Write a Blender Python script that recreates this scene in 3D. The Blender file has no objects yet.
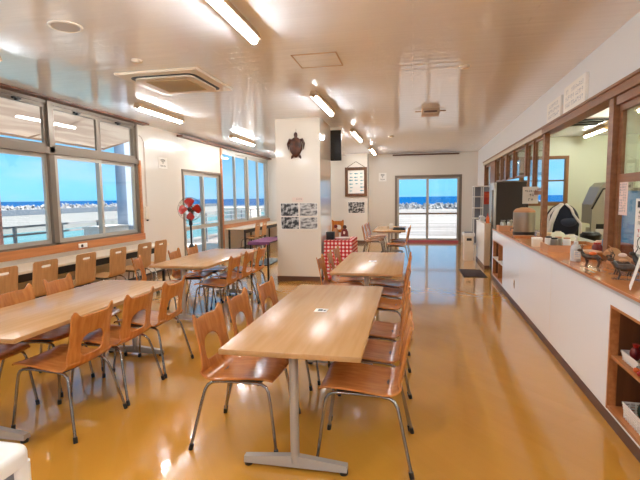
import bpy, bmesh, math, random
from mathutils import Vector, Matrix
random.seed(7)
PI = math.pi
scene = bpy.context.scene
C = scene.collection

# ------------------------------------------------------------------ helpers
def lin(c):
    c /= 255.0
    return c / 12.92 if c <= 0.04045 else ((c + 0.055) / 1.055) ** 2.4
def rgb(r, g, b):
    return (lin(r), lin(g), lin(b), 1.0)

def mat(name, col, rough=0.5, metal=0.0, spec=0.5, coat=0.0, coat_rough=0.05, col2=None, nscale=(3, 3, 3), ndet=4.0,
        bump=0.0, bscale=None, emit=None, estr=0.0, contrast=(0.35, 0.65), trans=0.0):
    m = bpy.data.materials.new(name); m.use_nodes = True
    nt = m.node_tree; b = nt.nodes['Principled BSDF']
    b.inputs['Base Color'].default_value = col
    b.inputs['Roughness'].default_value = rough
    b.inputs['Metallic'].default_value = metal
    b.inputs['Specular IOR Level'].default_value = spec
    b.inputs['Coat Weight'].default_value = coat
    b.inputs['Coat Roughness'].default_value = coat_rough
    if trans: b.inputs['Transmission Weight'].default_value = trans
    if emit is not None:
        b.inputs['Emission Color'].default_value = emit
        b.inputs['Emission Strength'].default_value = estr
    if col2 is not None or bump:
        tc = nt.nodes.new('ShaderNodeTexCoord')
        mp = nt.nodes.new('ShaderNodeMapping'); mp.inputs['Scale'].default_value = nscale
        nz = nt.nodes.new('ShaderNodeTexNoise'); nz.inputs['Scale'].default_value = 1.0; nz.inputs['Detail'].default_value = ndet
        nt.links.new(tc.outputs['Object'], mp.inputs['Vector']); nt.links.new(mp.outputs['Vector'], nz.inputs['Vector'])
        if col2 is not None:
            cr = nt.nodes.new('ShaderNodeValToRGB')
            cr.color_ramp.elements[0].position = contrast[0]; cr.color_ramp.elements[0].color = col
            cr.color_ramp.elements[1].position = contrast[1]; cr.color_ramp.elements[1].color = col2
            nt.links.new(nz.outputs['Fac'], cr.inputs['Fac']); nt.links.new(cr.outputs['Color'], b.inputs['Base Color'])
        if bump:
            src = nz
            if bscale is not None:
                mp2 = nt.nodes.new('ShaderNodeMapping'); mp2.inputs['Scale'].default_value = bscale
                src = nt.nodes.new('ShaderNodeTexNoise'); src.inputs['Scale'].default_value = 1.0; src.inputs['Detail'].default_value = 2.0
                nt.links.new(tc.outputs['Object'], mp2.inputs['Vector']); nt.links.new(mp2.outputs['Vector'], src.inputs['Vector'])
            bp = nt.nodes.new('ShaderNodeBump'); bp.inputs['Strength'].default_value = 1.0; bp.inputs['Distance'].default_value = bump
            nt.links.new(src.outputs['Fac'], bp.inputs['Height']); nt.links.new(bp.outputs['Normal'], b.inputs['Normal'])
    return m

def glass_mat(name, tint=(1, 1, 1, 1), ior=1.45):
    m = bpy.data.materials.new(name); m.use_nodes = True
    nt = m.node_tree; nt.nodes.clear()
    out = nt.nodes.new('ShaderNodeOutputMaterial'); mix = nt.nodes.new('ShaderNodeMixShader')
    tr = nt.nodes.new('ShaderNodeBsdfTransparent'); gl = nt.nodes.new('ShaderNodeBsdfGlossy'); fr = nt.nodes.new('ShaderNodeFresnel')
    tr.inputs['Color'].default_value = tint; gl.inputs['Roughness'].default_value = 0.02; fr.inputs['IOR'].default_value = ior
    ge = nt.nodes.new('ShaderNodeNewGeometry'); mr = nt.nodes.new('ShaderNodeMapRange')
    mr.inputs['To Min'].default_value = ior; mr.inputs['To Max'].default_value = 1.0 / ior
    nt.links.new(ge.outputs['Backfacing'], mr.inputs['Value']); nt.links.new(mr.outputs[0], fr.inputs['IOR'])
    nt.links.new(fr.outputs[0], mix.inputs[0]); nt.links.new(tr.outputs[0], mix.inputs[1]); nt.links.new(gl.outputs[0], mix.inputs[2])
    nt.links.new(mix.outputs[0], out.inputs['Surface'])
    return m

def check_mat(name, ca, cb, cc, size):
    """woven gingham: two stripe sets multiplied"""
    m = bpy.data.materials.new(name); m.use_nodes = True
    nt = m.node_tree; b = nt.nodes['Principled BSDF']; b.inputs['Roughness'].default_value = 0.85
    tc = nt.nodes.new('ShaderNodeTexCoord'); sp = nt.nodes.new('ShaderNodeSeparateXYZ')
    nt.links.new(tc.outputs['UV'], sp.inputs[0])
    outs = []
    for ax in ('X', 'Y'):
        d = nt.nodes.new('ShaderNodeMath'); d.operation = 'DIVIDE'; d.inputs[1].default_value = size
        f = nt.nodes.new('ShaderNodeMath'); f.operation = 'FRACT'
        g = nt.nodes.new('ShaderNodeMath'); g.operation = 'GREATER_THAN'; g.inputs[1].default_value = 0.5
        nt.links.new(sp.outputs[ax], d.inputs[0]); nt.links.new(d.outputs[0], f.inputs[0]); nt.links.new(f.outputs[0], g.inputs[0])
        outs.append(g)
    s = nt.nodes.new('ShaderNodeMath'); s.operation = 'ADD'
    nt.links.new(outs[0].outputs[0], s.inputs[0]); nt.links.new(outs[1].outputs[0], s.inputs[1])
    h = nt.nodes.new('ShaderNodeMath'); h.operation = 'MULTIPLY'; h.inputs[1].default_value = 0.5
    nt.links.new(s.outputs[0], h.inputs[0])
    cr = nt.nodes.new('ShaderNodeValToRGB'); cr.color_ramp.interpolation = 'CONSTANT'
    e = cr.color_ramp.elements
    e[0].position = 0; e[0].color = ca; e[1].position = 0.25; e[1].color = cb
    n = e.new(0.75); n.color = cc
    nt.links.new(h.outputs[0], cr.inputs['Fac']); nt.links.new(cr.outputs['Color'], b.inputs['Base Color'])
    return m

class MB:
    """collects shapes for ONE mesh"""
    def __init__(s): s.bm = bmesh.new()
    def _xf(s, verts, M):
        if M is not None: bmesh.ops.transform(s.bm, matrix=M, verts=verts)
    def box(s, lo, hi, bev=0.0, M=None, seg=2):
        r = bmesh.ops.create_cube(s.bm, size=1.0); vs = r['verts']
        for v in vs:
            v.co = Vector(((lo[i] + hi[i]) / 2 + v.co[i] * (hi[i] - lo[i]) for i in range(3)))
        if bev > 0:
            es = list({e for v in vs for e in v.link_edges})
            rr = bmesh.ops.bevel(s.bm, geom=es, offset=bev, segments=seg, profile=0.5, affect='EDGES')
            vs = list({v for f in rr['faces'] for v in f.verts} | {v for v in vs if v.is_valid})
            if M is not None:
                # collect whole island
                vs = s._island(vs)
        s._xf(vs, M); return s
    def _island(s, vs):
        seen = set(vs); st = list(vs)
        while st:
            v = st.pop()
            for e in v.link_edges:
                o = e.other_vert(v)
                if o not in seen: seen.add(o); st.append(o)
        return list(seen)
    def tube(s, pts, r, n=10, cap=True):
        pts = [Vector(p) for p in pts]; rings = []
        rr = r if isinstance(r, (list, tuple)) else [r] * len(pts)
        up = None
        for i, p in enumerate(pts):
            if i == 0: t = pts[1] - p
            elif i == len(pts) - 1: t = p - pts[i - 1]
            else: t = (pts[i + 1] - p).normalized() + (p - pts[i - 1]).normalized()
            t.normalize()
            if up is None:
                up = Vector((0, 0, 1)) if abs(t.z) < 0.9 else Vector((1, 0, 0))
            a = (up - t * up.dot(t)).normalized(); b = t.cross(a); up = a
            rings.append([s.bm.verts.new(p + (a * math.cos(2 * PI * k / n) + b * math.sin(2 * PI * k / n)) * rr[i]) for k in range(n)])
        for i in range(len(rings) - 1):
            for k in range(n):
                s.bm.faces.new((rings[i][k], rings[i][(k + 1) % n], rings[i + 1][(k + 1) % n], rings[i + 1][k]))
        if cap:
            s.bm.faces.new(list(reversed(rings[0]))); s.bm.faces.new(rings[-1])
        return s
    def lathe(s, prof, c=(0, 0, 0), n=20, M=None, sx=1.0, sy=1.0):
        rings = []; allv = []
        for (r, z) in prof:
            if r < 1e-6:
                v = s.bm.verts.new((c[0], c[1], c[2] + z)); rings.append([v]); allv.append(v)
            else:
                ring = [s.bm.verts.new((c[0] + sx * r * math.cos(2 * PI * k / n), c[1] + sy * r * math.sin(2 * PI * k / n), c[2] + z)) for k in range(n)]
                rings.append(ring); allv += ring
        for i in range(len(rings) - 1):
            a, b = rings[i], rings[i + 1]
            for k in range(n):
                k2 = (k + 1) % n
                if len(a) == 1 and len(b) == 1: continue
                if len(a) == 1: s.bm.faces.new((a[0], b[k2], b[k]))
                elif len(b) == 1: s.bm.faces.new((a[k], a[k2], b[0]))
                else: s.bm.faces.new((a[k], a[k2], b[k2], b[k]))
        if len(rings[0]) > 1: s.bm.faces.new(list(reversed(rings[0])))
        if len(rings[-1]) > 1: s.bm.faces.new(rings[-1])
        s._xf(allv, M); return s
    def ball(s, c, r, n=14, M=None):
        r = r if isinstance(r, (list, tuple)) else (r, r, r)
        k = bmesh.ops.create_uvsphere(s.bm, u_segments=n, v_segments=max(6, n * 2 // 3), radius=1.0)
        for v in k['verts']: v.co = Vector((v.co.x * r[0], v.co.y * r[1], v.co.z * r[2]))
        if M is not None: s._xf(k['verts'], M)
        for v in k['verts']: v.co += Vector(c)
        return s
    def prism(s, poly, depth, M=None):
        """poly in XY, extruded along +Z by depth, then M"""
        a = [s.bm.verts.new((x, y, 0)) for x, y in poly]; b = [s.bm.verts.new((x, y, depth)) for x, y in poly]
        s.bm.faces.new(list(reversed(a))); s.bm.faces.new(b); n = len(poly)
        for i in range(n): s.bm.faces.new((a[i], a[(i + 1) % n], b[(i + 1) % n], b[i]))
        s._xf(a + b, M); return s
    def grid(s, fn, nu, nv):
        g = [[s.bm.verts.new(fn(i / nu, j / nv)) for j in range(nv + 1)] for i in range(nu + 1)]
        for i in range(nu):
            for j in range(nv): s.bm.faces.new((g[i][j], g[i + 1][j], g[i + 1][j + 1], g[i][j + 1]))
        return s
    def build(s, name, m, parent=None, smooth=40, loc=None, rz=0.0, solid=0.0, offset=0.0, bev=0.0, sub=0):
        bmesh.ops.recalc_face_normals(s.bm, faces=s.bm.faces[:]) if not solid else None
        me = bpy.data.meshes.new(name); s.bm.to_mesh(me); s.bm.free()
        if solid or sub:
            tmp = bpy.data.objects.new('tmp', me); C.objects.link(tmp)
            if sub:
                md = tmp.modifiers.new('s', 'SUBSURF'); md.levels = sub; md.render_levels = sub
            if solid:
                md = tmp.modifiers.new('t', 'SOLIDIFY'); md.thickness = solid; md.offset = offset
                if bev:
                    md = tmp.modifiers.new('b', 'BEVEL'); md.width = bev; md.segments = 2; md.limit_method = 'ANGLE'; md.angle_limit = 1.0
            dg = bpy.context.evaluated_depsgraph_get()
            me2 = bpy.data.meshes.new_from_object(tmp.evaluated_get(dg)); me2.name = name
            bpy.data.objects.remove(tmp); bpy.data.meshes.remove(me); me = me2
        if smooth:
            me.polygons.foreach_set('use_smooth', [True] * len(me.polygons))
            me.set_sharp_from_angle(angle=math.radians(smooth))
        me.materials.clear(); me.materials.append(m)
        o = bpy.data.objects.new(name, me); C.objects.link(o)
        if parent is not None: o.parent = parent
        if loc is not None: o.location = loc
        if rz: o.rotation_euler = (0, 0, rz)
        return o

def tag(o, label, cat, group=None, kind=None):
    if label: o['label'] = label
    if cat: o['category'] = cat
    if group: o['group'] = group
    if kind: o['kind'] = kind
    return o
def empty(name, loc=(0, 0, 0), rz=0.0):
    o = bpy.data.objects.new(name, None); C.objects.link(o)
    o.location = loc; o.rotation_euler = (0, 0, rz); o.empty_display_size = 0.1
    return o
def thing(name, label, cat, loc=(0, 0, 0), rz=0.0, group=None):
    return tag(empty(name, loc, rz), label, cat, group)
def structure(o, label=None):
    o['kind'] = 'structure'
    if label: o['label'] = label
    return o
def copy_tree(o, parent=None):
    c = o.copy(); C.objects.link(c)
    if parent is not None: c.parent = parent
    for ch in list(o.children): copy_tree(ch, c)
    return c
def bx(name, lo, hi, m, parent=None, bev=0.0, **k):
    return MB().box(lo, hi, bev).build(name, m, parent, **k)
def arc(c, r, a0, a1, n, plane='xz'):
    out = []
    for i in range(n + 1):
        a = a0 + (a1 - a0) * i / n
        out.append((c[0] + r * math.cos(a), c[1], c[2] + r * math.sin(a)) if plane == 'xz' else (c[0] + r * math.cos(a), c[1] + r * math.sin(a), c[2]))
    return out

# ------------------------------------------------------------------ camera
CAM_H = 1.487; FPX = 450.0
def make_camera():
    vpx, vpy, roll = 412.0, 196.5, math.radians(0.7)
    dx, dy = vpx - 320, vpy - 240
    ux = dx * math.cos(roll) - dy * math.sin(roll); uy = dx * math.sin(roll) + dy * math.cos(roll)
    pitch = math.atan(-uy / FPX); yaw = math.atan(ux * math.cos(pitch) / FPX)
    F = Vector((-math.sin(yaw) * math.cos(pitch), math.cos(yaw) * math.cos(pitch), -math.sin(pitch)))
    R = Vector((math.cos(yaw), math.sin(yaw), 0)); U = R.cross(F)
    r = R * math.cos(roll) - U * math.sin(roll); u = R * math.sin(roll) + U * math.cos(roll)
    cd = bpy.data.cameras.new('camera'); cd.sensor_width = 36.0; cd.sensor_fit = 'HORIZONTAL'; cd.lens = 36.0 * FPX / 640.0
    cd.clip_start = 0.05; cd.clip_end = 20000
    co = bpy.data.objects.new('camera', cd); C.objects.link(co)
    M = Matrix((( r.x, u.x, -F.x, 0), (r.y, u.y, -F.y, 0), (r.z, u.z, -F.z, CAM_H), (0, 0, 0, 1)))
    co.matrix_world = M
    scene.camera = co
make_camera()
vs = scene.view_settings
scene.display_settings.display_device = 'sRGB'
vs.view_transform = 'Standard'; vs.look = 'None'; vs.exposure = 0.66; vs.gamma = 1.0; vs.use_curve_mapping = False
try:
    cy = scene.cycles
    cy.max_bounces = 10; cy.diffuse_bounces = 5; cy.glossy_bounces = 5; cy.transparent_max_bounces = 24
    cy.use_denoising = True; cy.sample_clamp_indirect = 6.0; cy.caustics_reflective = False; cy.caustics_refractive = False
except Exception:
    pass

# ------------------------------------------------------------------ world + sun
w = bpy.data.worlds.new('World'); scene.world = w; w.use_nodes = True
nt = w.node_tree; nt.nodes.clear()
wo = nt.nodes.new('ShaderNodeOutputWorld'); bg = nt.nodes.new('ShaderNodeBackground'); sky = nt.nodes.new('ShaderNodeTexSky')
sky.sky_type = 'NISHITA'; sky.sun_disc = False; sky.sun_elevation = math.radians(52); sky.sun_rotation = math.radians(120)
sky.air_density = 1.0; sky.dust_density = 0.3; sky.ozone_density = 1.0
tint = nt.nodes.new('ShaderNodeMix'); tint.data_type = 'RGBA'; tint.blend_type = 'MULTIPLY'; tint.inputs[0].default_value = 1.0
tint.inputs[7].default_value = (0.24, 0.73, 1.22, 1)
bw = nt.nodes.new('ShaderNodeRGBToBW'); nt.links.new(sky.outputs[0], bw.inputs[0])
pw = nt.nodes.new('ShaderNodeMath'); pw.operation = 'POWER'; pw.inputs[1].default_value = 0.5; nt.links.new(bw.outputs[0], pw.inputs[0])
# thin procedural cloud veil
tcw = nt.nodes.new('ShaderNodeTexCoord'); mpw = nt.nodes.new('ShaderNodeMapping'); mpw.inputs['Scale'].default_value = (2.2, 2.2, 9.0)
nzw = nt.nodes.new('ShaderNodeTexNoise'); nzw.inputs['Scale'].default_value = 1.6; nzw.inputs['Detail'].default_value = 6
crw = nt.nodes.new('ShaderNodeValToRGB'); crw.color_ramp.elements[0].position = 0.48; crw.color_ramp.elements[1].position = 0.8
crw.color_ramp.elements[0].color = (0, 0, 0, 1); crw.color_ramp.elements[1].color = (0.75, 0.75, 0.75, 1)
cl = nt.nodes.new('ShaderNodeMix'); cl.data_type = 'RGBA'; cl.inputs[7].default_value = (1.9, 2.3, 2.5, 1)
SKY_STRENGTH = 0.275
bg.inputs['Strength'].default_value = SKY_STRENGTH
nt.links.new(pw.outputs[0], tint.inputs[6]); nt.links.new(tcw.outputs['Generated'], mpw.inputs[0]); nt.links.new(mpw.outputs[0], nzw.inputs['Vector'])
nt.links.new(nzw.outputs['Fac'], crw.inputs[0]); nt.links.new(crw.outputs[0], cl.inputs[0]); nt.links.new(tint.outputs[2], cl.inputs[6])
nt.links.new(cl.outputs[2], bg.inputs[0]); nt.links.new(bg.outputs[0], wo.inputs[0])
sd = bpy.data.lights.new('sun', 'SUN'); sd.energy = 9.0; sd.angle = math.radians(0.6); sd.color = (1.0, 0.95, 0.86)
so = bpy.data.objects.new('sun', sd); C.objects.link(so)
so.rotation_euler = Vector((0.8, 0.0, 1.1)).to_track_quat('Z', 'Y').to_euler()

# ------------------------------------------------------------------ materials
M_wall = mat('cream_wall', rgb(228, 220, 208), rough=0.20, spec=0.45, bump=0.0006, bscale=(1.2, 1.2, 0.6))
M_column = mat('cream_column', rgb(228, 218, 204), rough=0.10, spec=0.6)
M_white_wall = mat('white_wall', rgb(226, 226, 227), rough=0.35, spec=0.4)
M_kitchen_wall = mat('kitchen_wall', rgb(226, 229, 206), rough=0.35)
M_brown = mat('brown_trim', rgb(112, 66, 40), rough=0.4, col2=rgb(90, 52, 32), nscale=(20, 2, 20))
M_orange_trim = mat('sill_wood', rgb(196, 126, 74), rough=0.35, col2=rgb(178, 108, 60), nscale=(25, 1.5, 25), coat=0.2)
M_lintel = mat('lintel_wood', rgb(146, 98, 62), rough=0.4, col2=rgb(128, 82, 50), nscale=(25, 2, 25))
M_baseboard = mat('dark_baseboard', rgb(96, 66, 52), rough=0.45)
M_alu = mat('aluminium_sash', rgb(190, 182, 170), rough=0.35, metal=0.35)
M_alu_dark = mat('bronze_sash', rgb(126, 112, 98), rough=0.4, metal=0.35)
M_glass = glass_mat('window_glass')
M_glass_k = glass_mat('kitchen_glass', (0.93, 0.97, 0.95, 1), 1.5)
M_table = mat('table_laminate', rgb(194, 148, 100), rough=0.27, spec=0.5, coat=0.0, col2=rgb(184, 136, 86), nscale=(26, 1.6, 26), ndet=6)
M_tedge = mat('table_edge', rgb(190, 132, 80), rough=0.4)
M_chair = mat('chair_plywood', rgb(200, 128, 64), rough=0.26, spec=0.5, coat=0.2, coat_rough=0.12, col2=rgb(180, 108, 50), nscale=(8, 34, 8), ndet=5)
M_bench = mat('bench_plywood', rgb(206, 156, 104), rough=0.35, coat=0.1, col2=rgb(192, 140, 88), nscale=(5, 40, 5), ndet=5)
M_chrome = mat('chrome', rgb(150, 145, 138), rough=0.22, metal=0.9)
M_grey_metal = mat('grey_metal', rgb(176, 168, 160), rough=0.4, metal=0.3)
M_black = mat('black_plastic', rgb(22, 20, 20), rough=0.4)
M_black_metal = mat('black_metal', rgb(34, 31, 29), rough=0.4, metal=0.2)
M_white = mat('white_plastic', rgb(238, 234, 228), rough=0.35)
M_offwhite = mat('offwhite', rgb(226, 214, 196), rough=0.45)
M_cream_top = mat('ledge_top', rgb(232, 214, 188), rough=0.3, coat=0.2)
M_grey_panel = mat('grey_panel', rgb(128, 128, 136), rough=0.5)
M_counter_front = mat('counter_front', rgb(247, 250, 255), rough=0.22, spec=0.5, coat=0.15)
M_counter_top = mat('counter_top', rgb(224, 146, 84), rough=0.14, spec=0.5, coat=0.3, coat_rough=0.05, col2=rgb(212, 132, 70), nscale=(30, 2, 30))
M_counter_edge = mat('counter_edge', rgb(196, 128, 84), rough=0.35)
M_edge_grey = mat('counter_metal_edge', rgb(196, 200, 204), rough=0.35, metal=0.4)
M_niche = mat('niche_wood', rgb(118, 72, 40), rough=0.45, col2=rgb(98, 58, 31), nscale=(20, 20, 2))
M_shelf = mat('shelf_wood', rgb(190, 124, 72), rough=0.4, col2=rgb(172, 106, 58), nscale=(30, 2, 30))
M_stainless = mat('stainless', rgb(176, 172, 160), rough=0.28, metal=0.75)
M_paper = mat('paper', rgb(242, 238, 230), rough=0.8)
M_pink_paper = mat('pink_paper', rgb(240, 218, 208), rough=0.8)
M_ink = mat('ink', rgb(40, 36, 36), rough=0.8)
M_red_ink = mat('red_ink', rgb(196, 60, 50), rough=0.8)
M_grey_ink = mat('grey_ink', rgb(150, 150, 158), rough=0.8)
M_red = mat('red_plastic', rgb(178, 36, 26), rough=0.3)
M_dark_red = mat('dark_red', rgb(112, 22, 20), rough=0.35)
M_orange = mat('orange', rgb(226, 104, 44), rough=0.4)
M_blue = mat('blue', rgb(96, 148, 206), rough=0.45)
M_darkblue = mat('dark_blue', rgb(38, 62, 100), rough=0.5)
M_navy = mat('navy_cloth', rgb(30, 33, 48), rough=0.85)
M_tube = mat('lamp_tube', rgb(255, 250, 235), rough=0.4, emit=(0.94, 0.98, 1.0, 1), estr=60.0)
M_tube_w = mat('lamp_tube_window_row', rgb(255, 250, 235), rough=0.4, emit=(0.93, 0.98, 1.0, 1), estr=74.0)
M_tube_added = mat('lamp_tube_added', rgb(255, 250, 235), rough=0.4, emit=(0.90, 0.97, 1.0, 1), estr=150.0)  # extra-bright tube of the lamp added behind the camera
M_tube_k = mat('kitchen_tube', rgb(255, 255, 250), rough=0.4, emit=(0.96, 1.0, 0.88, 1), estr=50.0)
M_lampbody = mat('lamp_body', rgb(214, 190, 160), rough=0.4)
M_fridge = mat('fridge_dark', rgb(62, 52, 45), rough=0.5, spec=0.25)
M_turtle = mat('turtle_shell', rgb(96, 50, 26), rough=0.5, coat=0.05, col2=rgb(48, 22, 12), nscale=(14, 14, 14))
M_frame_wood = mat('rustic_frame', rgb(112, 72, 40), rough=0.6, col2=rgb(84, 52, 28), nscale=(30, 30, 6))
M_photo_dark = mat('photo_print', rgb(46, 44, 46), rough=0.35, col2=rgb(196, 194, 190), nscale=(15, 9, 15), ndet=6, contrast=(0.46, 0.60))
M_photo_lite = mat('photo_print_light', rgb(86, 84, 84), rough=0.35, col2=rgb(206, 204, 200), nscale=(10, 5, 24), ndet=6, contrast=(0.38, 0.58))
M_ground = mat('pale_concrete', rgb(222, 216, 208), rough=0.9, col2=rgb(206, 198, 190), nscale=(0.4, 0.4, 0.4))
M_sea = mat('sea_water', (.004, .062, .19, 1), rough=0.9, spec=0.0, col2=(.006, .072, .21, 1), nscale=(0.01, 0.05, 0.1))
M_harbour = mat('harbour_water', (.075, .19, .23, 1), rough=0.9, spec=0.0, col2=(.10, .21, .245, 1), nscale=(0.2, 0.2, 0.2))
M_rock = mat('concrete_blocks', (.34, .34, .35, 1), rough=0.9, col2=(.22, .23, .25, 1), nscale=(0.5, 0.5, 0.5))
M_rail = mat('pale_rail', rgb(128, 132, 138), rough=0.5)
M_eave = mat('eave_board', rgb(206, 176, 152), rough=0.6, col2=rgb(188, 150, 128), nscale=(6, 0.6, 6))
M_pink_post = mat('pink_post', rgb(214, 160, 150), rough=0.7)
M_grey_post = mat('grey_post', rgb(150, 166, 190), rough=0.7)
M_cloth_red = check_mat('gingham', rgb(240, 226, 220), rgb(214, 74, 74), rgb(170, 24, 30), 0.066)
M_purple = mat('purple_cloth', rgb(128, 74, 110), rough=0.9)
M_threshold = mat('red_threshold', rgb(176, 74, 92), rough=0.5)
M_mat = mat('dark_mat', rgb(58, 38, 34), rough=0.9, bump=0.002, nscale=(60, 60, 60))
M_rope = mat('rope', rgb(110, 86, 60), rough=0.9)
M_teal_ink = mat('teal_ink', rgb(90, 160, 170), rough=0.8)
M_greybrown = mat('sensor_body', rgb(186, 160, 136), rough=0.45)
M_grille = mat('ac_grille', rgb(188, 168, 130), rough=0.6)
M_sticker_ink = mat('sticker_ink', rgb(60, 60, 62), rough=0.8)
M_mint = mat('mint', rgb(150, 214, 186), rough=0.4)
M_green = mat('dark_green', rgb(34, 52, 36), rough=0.5)
M_clear = glass_mat('clear_plastic', (0.93, 0.95, 0.96, 1), 1.4)
M_bronze_fig = mat('bronze_fig', rgb(46, 34, 30), rough=0.3, coat=0.3, col2=rgb(90, 66, 50), nscale=(30, 30, 30))
M_pale_ink = mat('pale_ink', rgb(186, 188, 196), rough=.8)
M_tan = mat('tan', rgb(200, 150, 110), rough=0.6)

def ceiling_mat():
    m = mat('ceiling_boards', rgb(246, 249, 255), rough=0.11, spec=0.7, coat=0.0)
    nt = m.node_tree; b = nt.nodes['Principled BSDF']
    tc = nt.nodes.new('ShaderNodeTexCoord'); br = nt.nodes.new('ShaderNodeTexBrick')
    br.inputs['Color1'].default_value = (1, 1, 1, 1); br.inputs['Color2'].default_value = (1, 1, 1, 1); br.inputs['Mortar'].default_value = (0, 0, 0, 1)
    br.inputs['Scale'].default_value = 1.0; br.inputs['Mortar Size'].default_value = 0.003; br.inputs['Brick Width'].default_value = 1.82; br.inputs['Row Height'].default_value = 0.15
    bp = nt.nodes.new('ShaderNodeBump'); bp.inputs['Distance'].default_value = 0.0022
    nz = nt.nodes.new('ShaderNodeTexNoise'); mp = nt.nodes.new('ShaderNodeMapping'); mp.inputs['Scale'].default_value = (0.5, 11.0, 1.0)
    nz.inputs['Scale'].default_value = 1.0; nz.inputs['Detail'].default_value = 2
    ad = nt.nodes.new('ShaderNodeMath'); ad.operation = 'MULTIPLY_ADD'; ad.inputs[1].default_value = 1.6
    nt.links.new(tc.outputs['Object'], br.inputs['Vector']); nt.links.new(tc.outputs['Object'], mp.inputs['Vector']); nt.links.new(mp.outputs[0], nz.inputs['Vector'])
    nt.links.new(nz.outputs['Fac'], ad.inputs[0]); nt.links.new(br.outputs['Color'], ad.inputs[2])
    nt.links.new(ad.outputs[0], bp.inputs['Height']); nt.links.new(bp.outputs[0], b.inputs['Normal'])
    return m
M_ceiling = ceiling_mat()
def floor_mat():
    m = mat('vinyl_floor', rgb(212, 148, 70), rough=0.16, spec=0.3, coat=0.8, coat_rough=0.04)
    nt = m.node_tree; b = nt.nodes['Principled BSDF']
    tc = nt.nodes.new('ShaderNodeTexCoord')
    br = nt.nodes.new('ShaderNodeTexBrick')
    br.inputs['Color1'].default_value = rgb(207, 147, 58); br.inputs['Color2'].default_value = rgb(203, 143, 54); br.inputs['Mortar'].default_value = rgb(203, 143, 54)
    br.inputs['Scale'].default_value = 1.0; br.inputs['Mortar Size'].default_value = 0.0015; br.inputs['Brick Width'].default_value = 0.9; br.inputs['Row Height'].default_value = 0.1
    rot = nt.nodes.new('ShaderNodeMapping'); rot.inputs['Rotation'].default_value = (0, 0, math.radians(52))
    nz = nt.nodes.new('ShaderNodeTexNoise'); mp = nt.nodes.new('ShaderNodeMapping'); mp.inputs['Scale'].default_value = (1.3, 18, 1); nz.inputs['Detail'].default_value = 5; nz.inputs['Scale'].default_value = 1
    mx = nt.nodes.new('ShaderNodeMix'); mx.data_type = 'RGBA'; mx.blend_type = 'MULTIPLY'; mx.inputs[0].default_value = 0.12
    nt.links.new(tc.outputs['Object'], rot.inputs[0]); nt.links.new(rot.outputs[0], br.inputs['Vector']); nt.links.new(rot.outputs[0], mp.inputs[0]); nt.links.new(mp.outputs[0], nz.inputs['Vector'])
    cr = nt.nodes.new('ShaderNodeValToRGB'); cr.color_ramp.elements[0].color = (0.72, 0.68, 0.62, 1); cr.color_ramp.elements[0].position = 0.3; cr.color_ramp.elements[1].position = 0.7
    nt.links.new(nz.outputs['Fac'], cr.inputs[0]); nt.links.new(br.outputs['Color'], mx.inputs[6]); nt.links.new(cr.outputs[0], mx.inputs[7]); nt.links.new(mx.outputs[2], b.inputs['Base Color'])
    nz2 = nt.nodes.new('ShaderNodeTexNoise'); mp2 = nt.nodes.new('ShaderNodeMapping'); mp2.inputs['Scale'].default_value = (9, 9, 9); nz2.inputs['Scale'].default_value = 1; nz2.inputs['Detail'].default_value = 2
    bp = nt.nodes.new('ShaderNodeBump'); bp.inputs['Distance'].default_value = 0.0009
    nt.links.new(tc.outputs['Object'], mp2.inputs[0]); nt.links.new(mp2.outputs[0], nz2.inputs['Vector']); nt.links.new(nz2.outputs['Fac'], bp.inputs['Height'])
    nt.links.new(bp.outputs[0], b.inputs['Normal']); nt.links.new(bp.outputs[0], b.inputs['Coat Normal'])
    return m
M_floor = floor_mat()

# ------------------------------------------------------------------ room shell
ZC = 2.87; XL = -4.87; YF = 15.0; YB = -2.2; XR = 5.0
A = -0.0293; P0 = (1.1717, 0.0, 0.0)          # right-hand side assembly: origin and turn about z
def RL(x, y, z=0.0):
    """right-hand frame -> world"""
    return (P0[0] + x * math.cos(A) - y * math.sin(A), P0[1] + x * math.sin(A) + y * math.cos(A), z)

structure(bx('floor', (XL - .2, YB - .2, -0.12), (XR + .2, YF + .1, 0.0), M_floor))
structure(bx('ceiling', (XL - .2, YB - .2, ZC), (XR + .2, YF + .2, ZC + 0.25), M_ceiling))
# left wall with openings: window_1 (y 1.42..7.42, z .87..2.85), door_1 (9.0..11.05, z 0..2.12), window_2 (11.1..15, z .80..2.78)
wl = MB(); x0, x1 = XL - 0.15, XL
def wseg(y0, y1, z0, z1): wl.box((x0, y0, z0), (x1, y1, z1))
wseg(YB, -2.0, 0, ZC); wseg(-2.0, 7.42, 0, 0.87); wseg(-2.0, 7.42, 2.85, ZC)
wseg(7.42, 9.0, 0, ZC); wseg(9.0, 11.07, 2.14, ZC); wseg(11.07, 14.95, 0, 0.80); wseg(11.07, 14.95, 2.78, ZC); wseg(14.95, YF + .15, 0, ZC)
structure(wl.build('wall_left', M_wall, smooth=0))
# far wall with the glazed door (x -.5..1.5)
wf = MB()
wf.box((XL - .15, YF, 0), (-0.52, YF + .15, ZC)); wf.box((1.52, YF, 0), (2.2, YF + .15, ZC)); wf.box((-0.52, YF, 2.15), (1.52, YF + .15, ZC))
structure(wf.build('wall_far', M_wall, smooth=0))
wb = MB()
wb.box((XL - .15, YB - .15, 0), (XR + .15, YB, .80)); wb.box((XL - .15, YB - .15, 2.6), (XR + .15, YB, ZC)); wb.box((XL - .15, YB - .15, .8), (-4.3, YB, 2.6)); wb.box((1.3, YB - .15, .8), (XR + .15, YB, 2.6))
structure(wb.build('wall_back', M_wall, smooth=0))
# pilaster standing out of the far wall
structure(bx('wall_pilaster', (-2.10, 14.5, 0), (-1.40, YF, ZC), M_wall))
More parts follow.
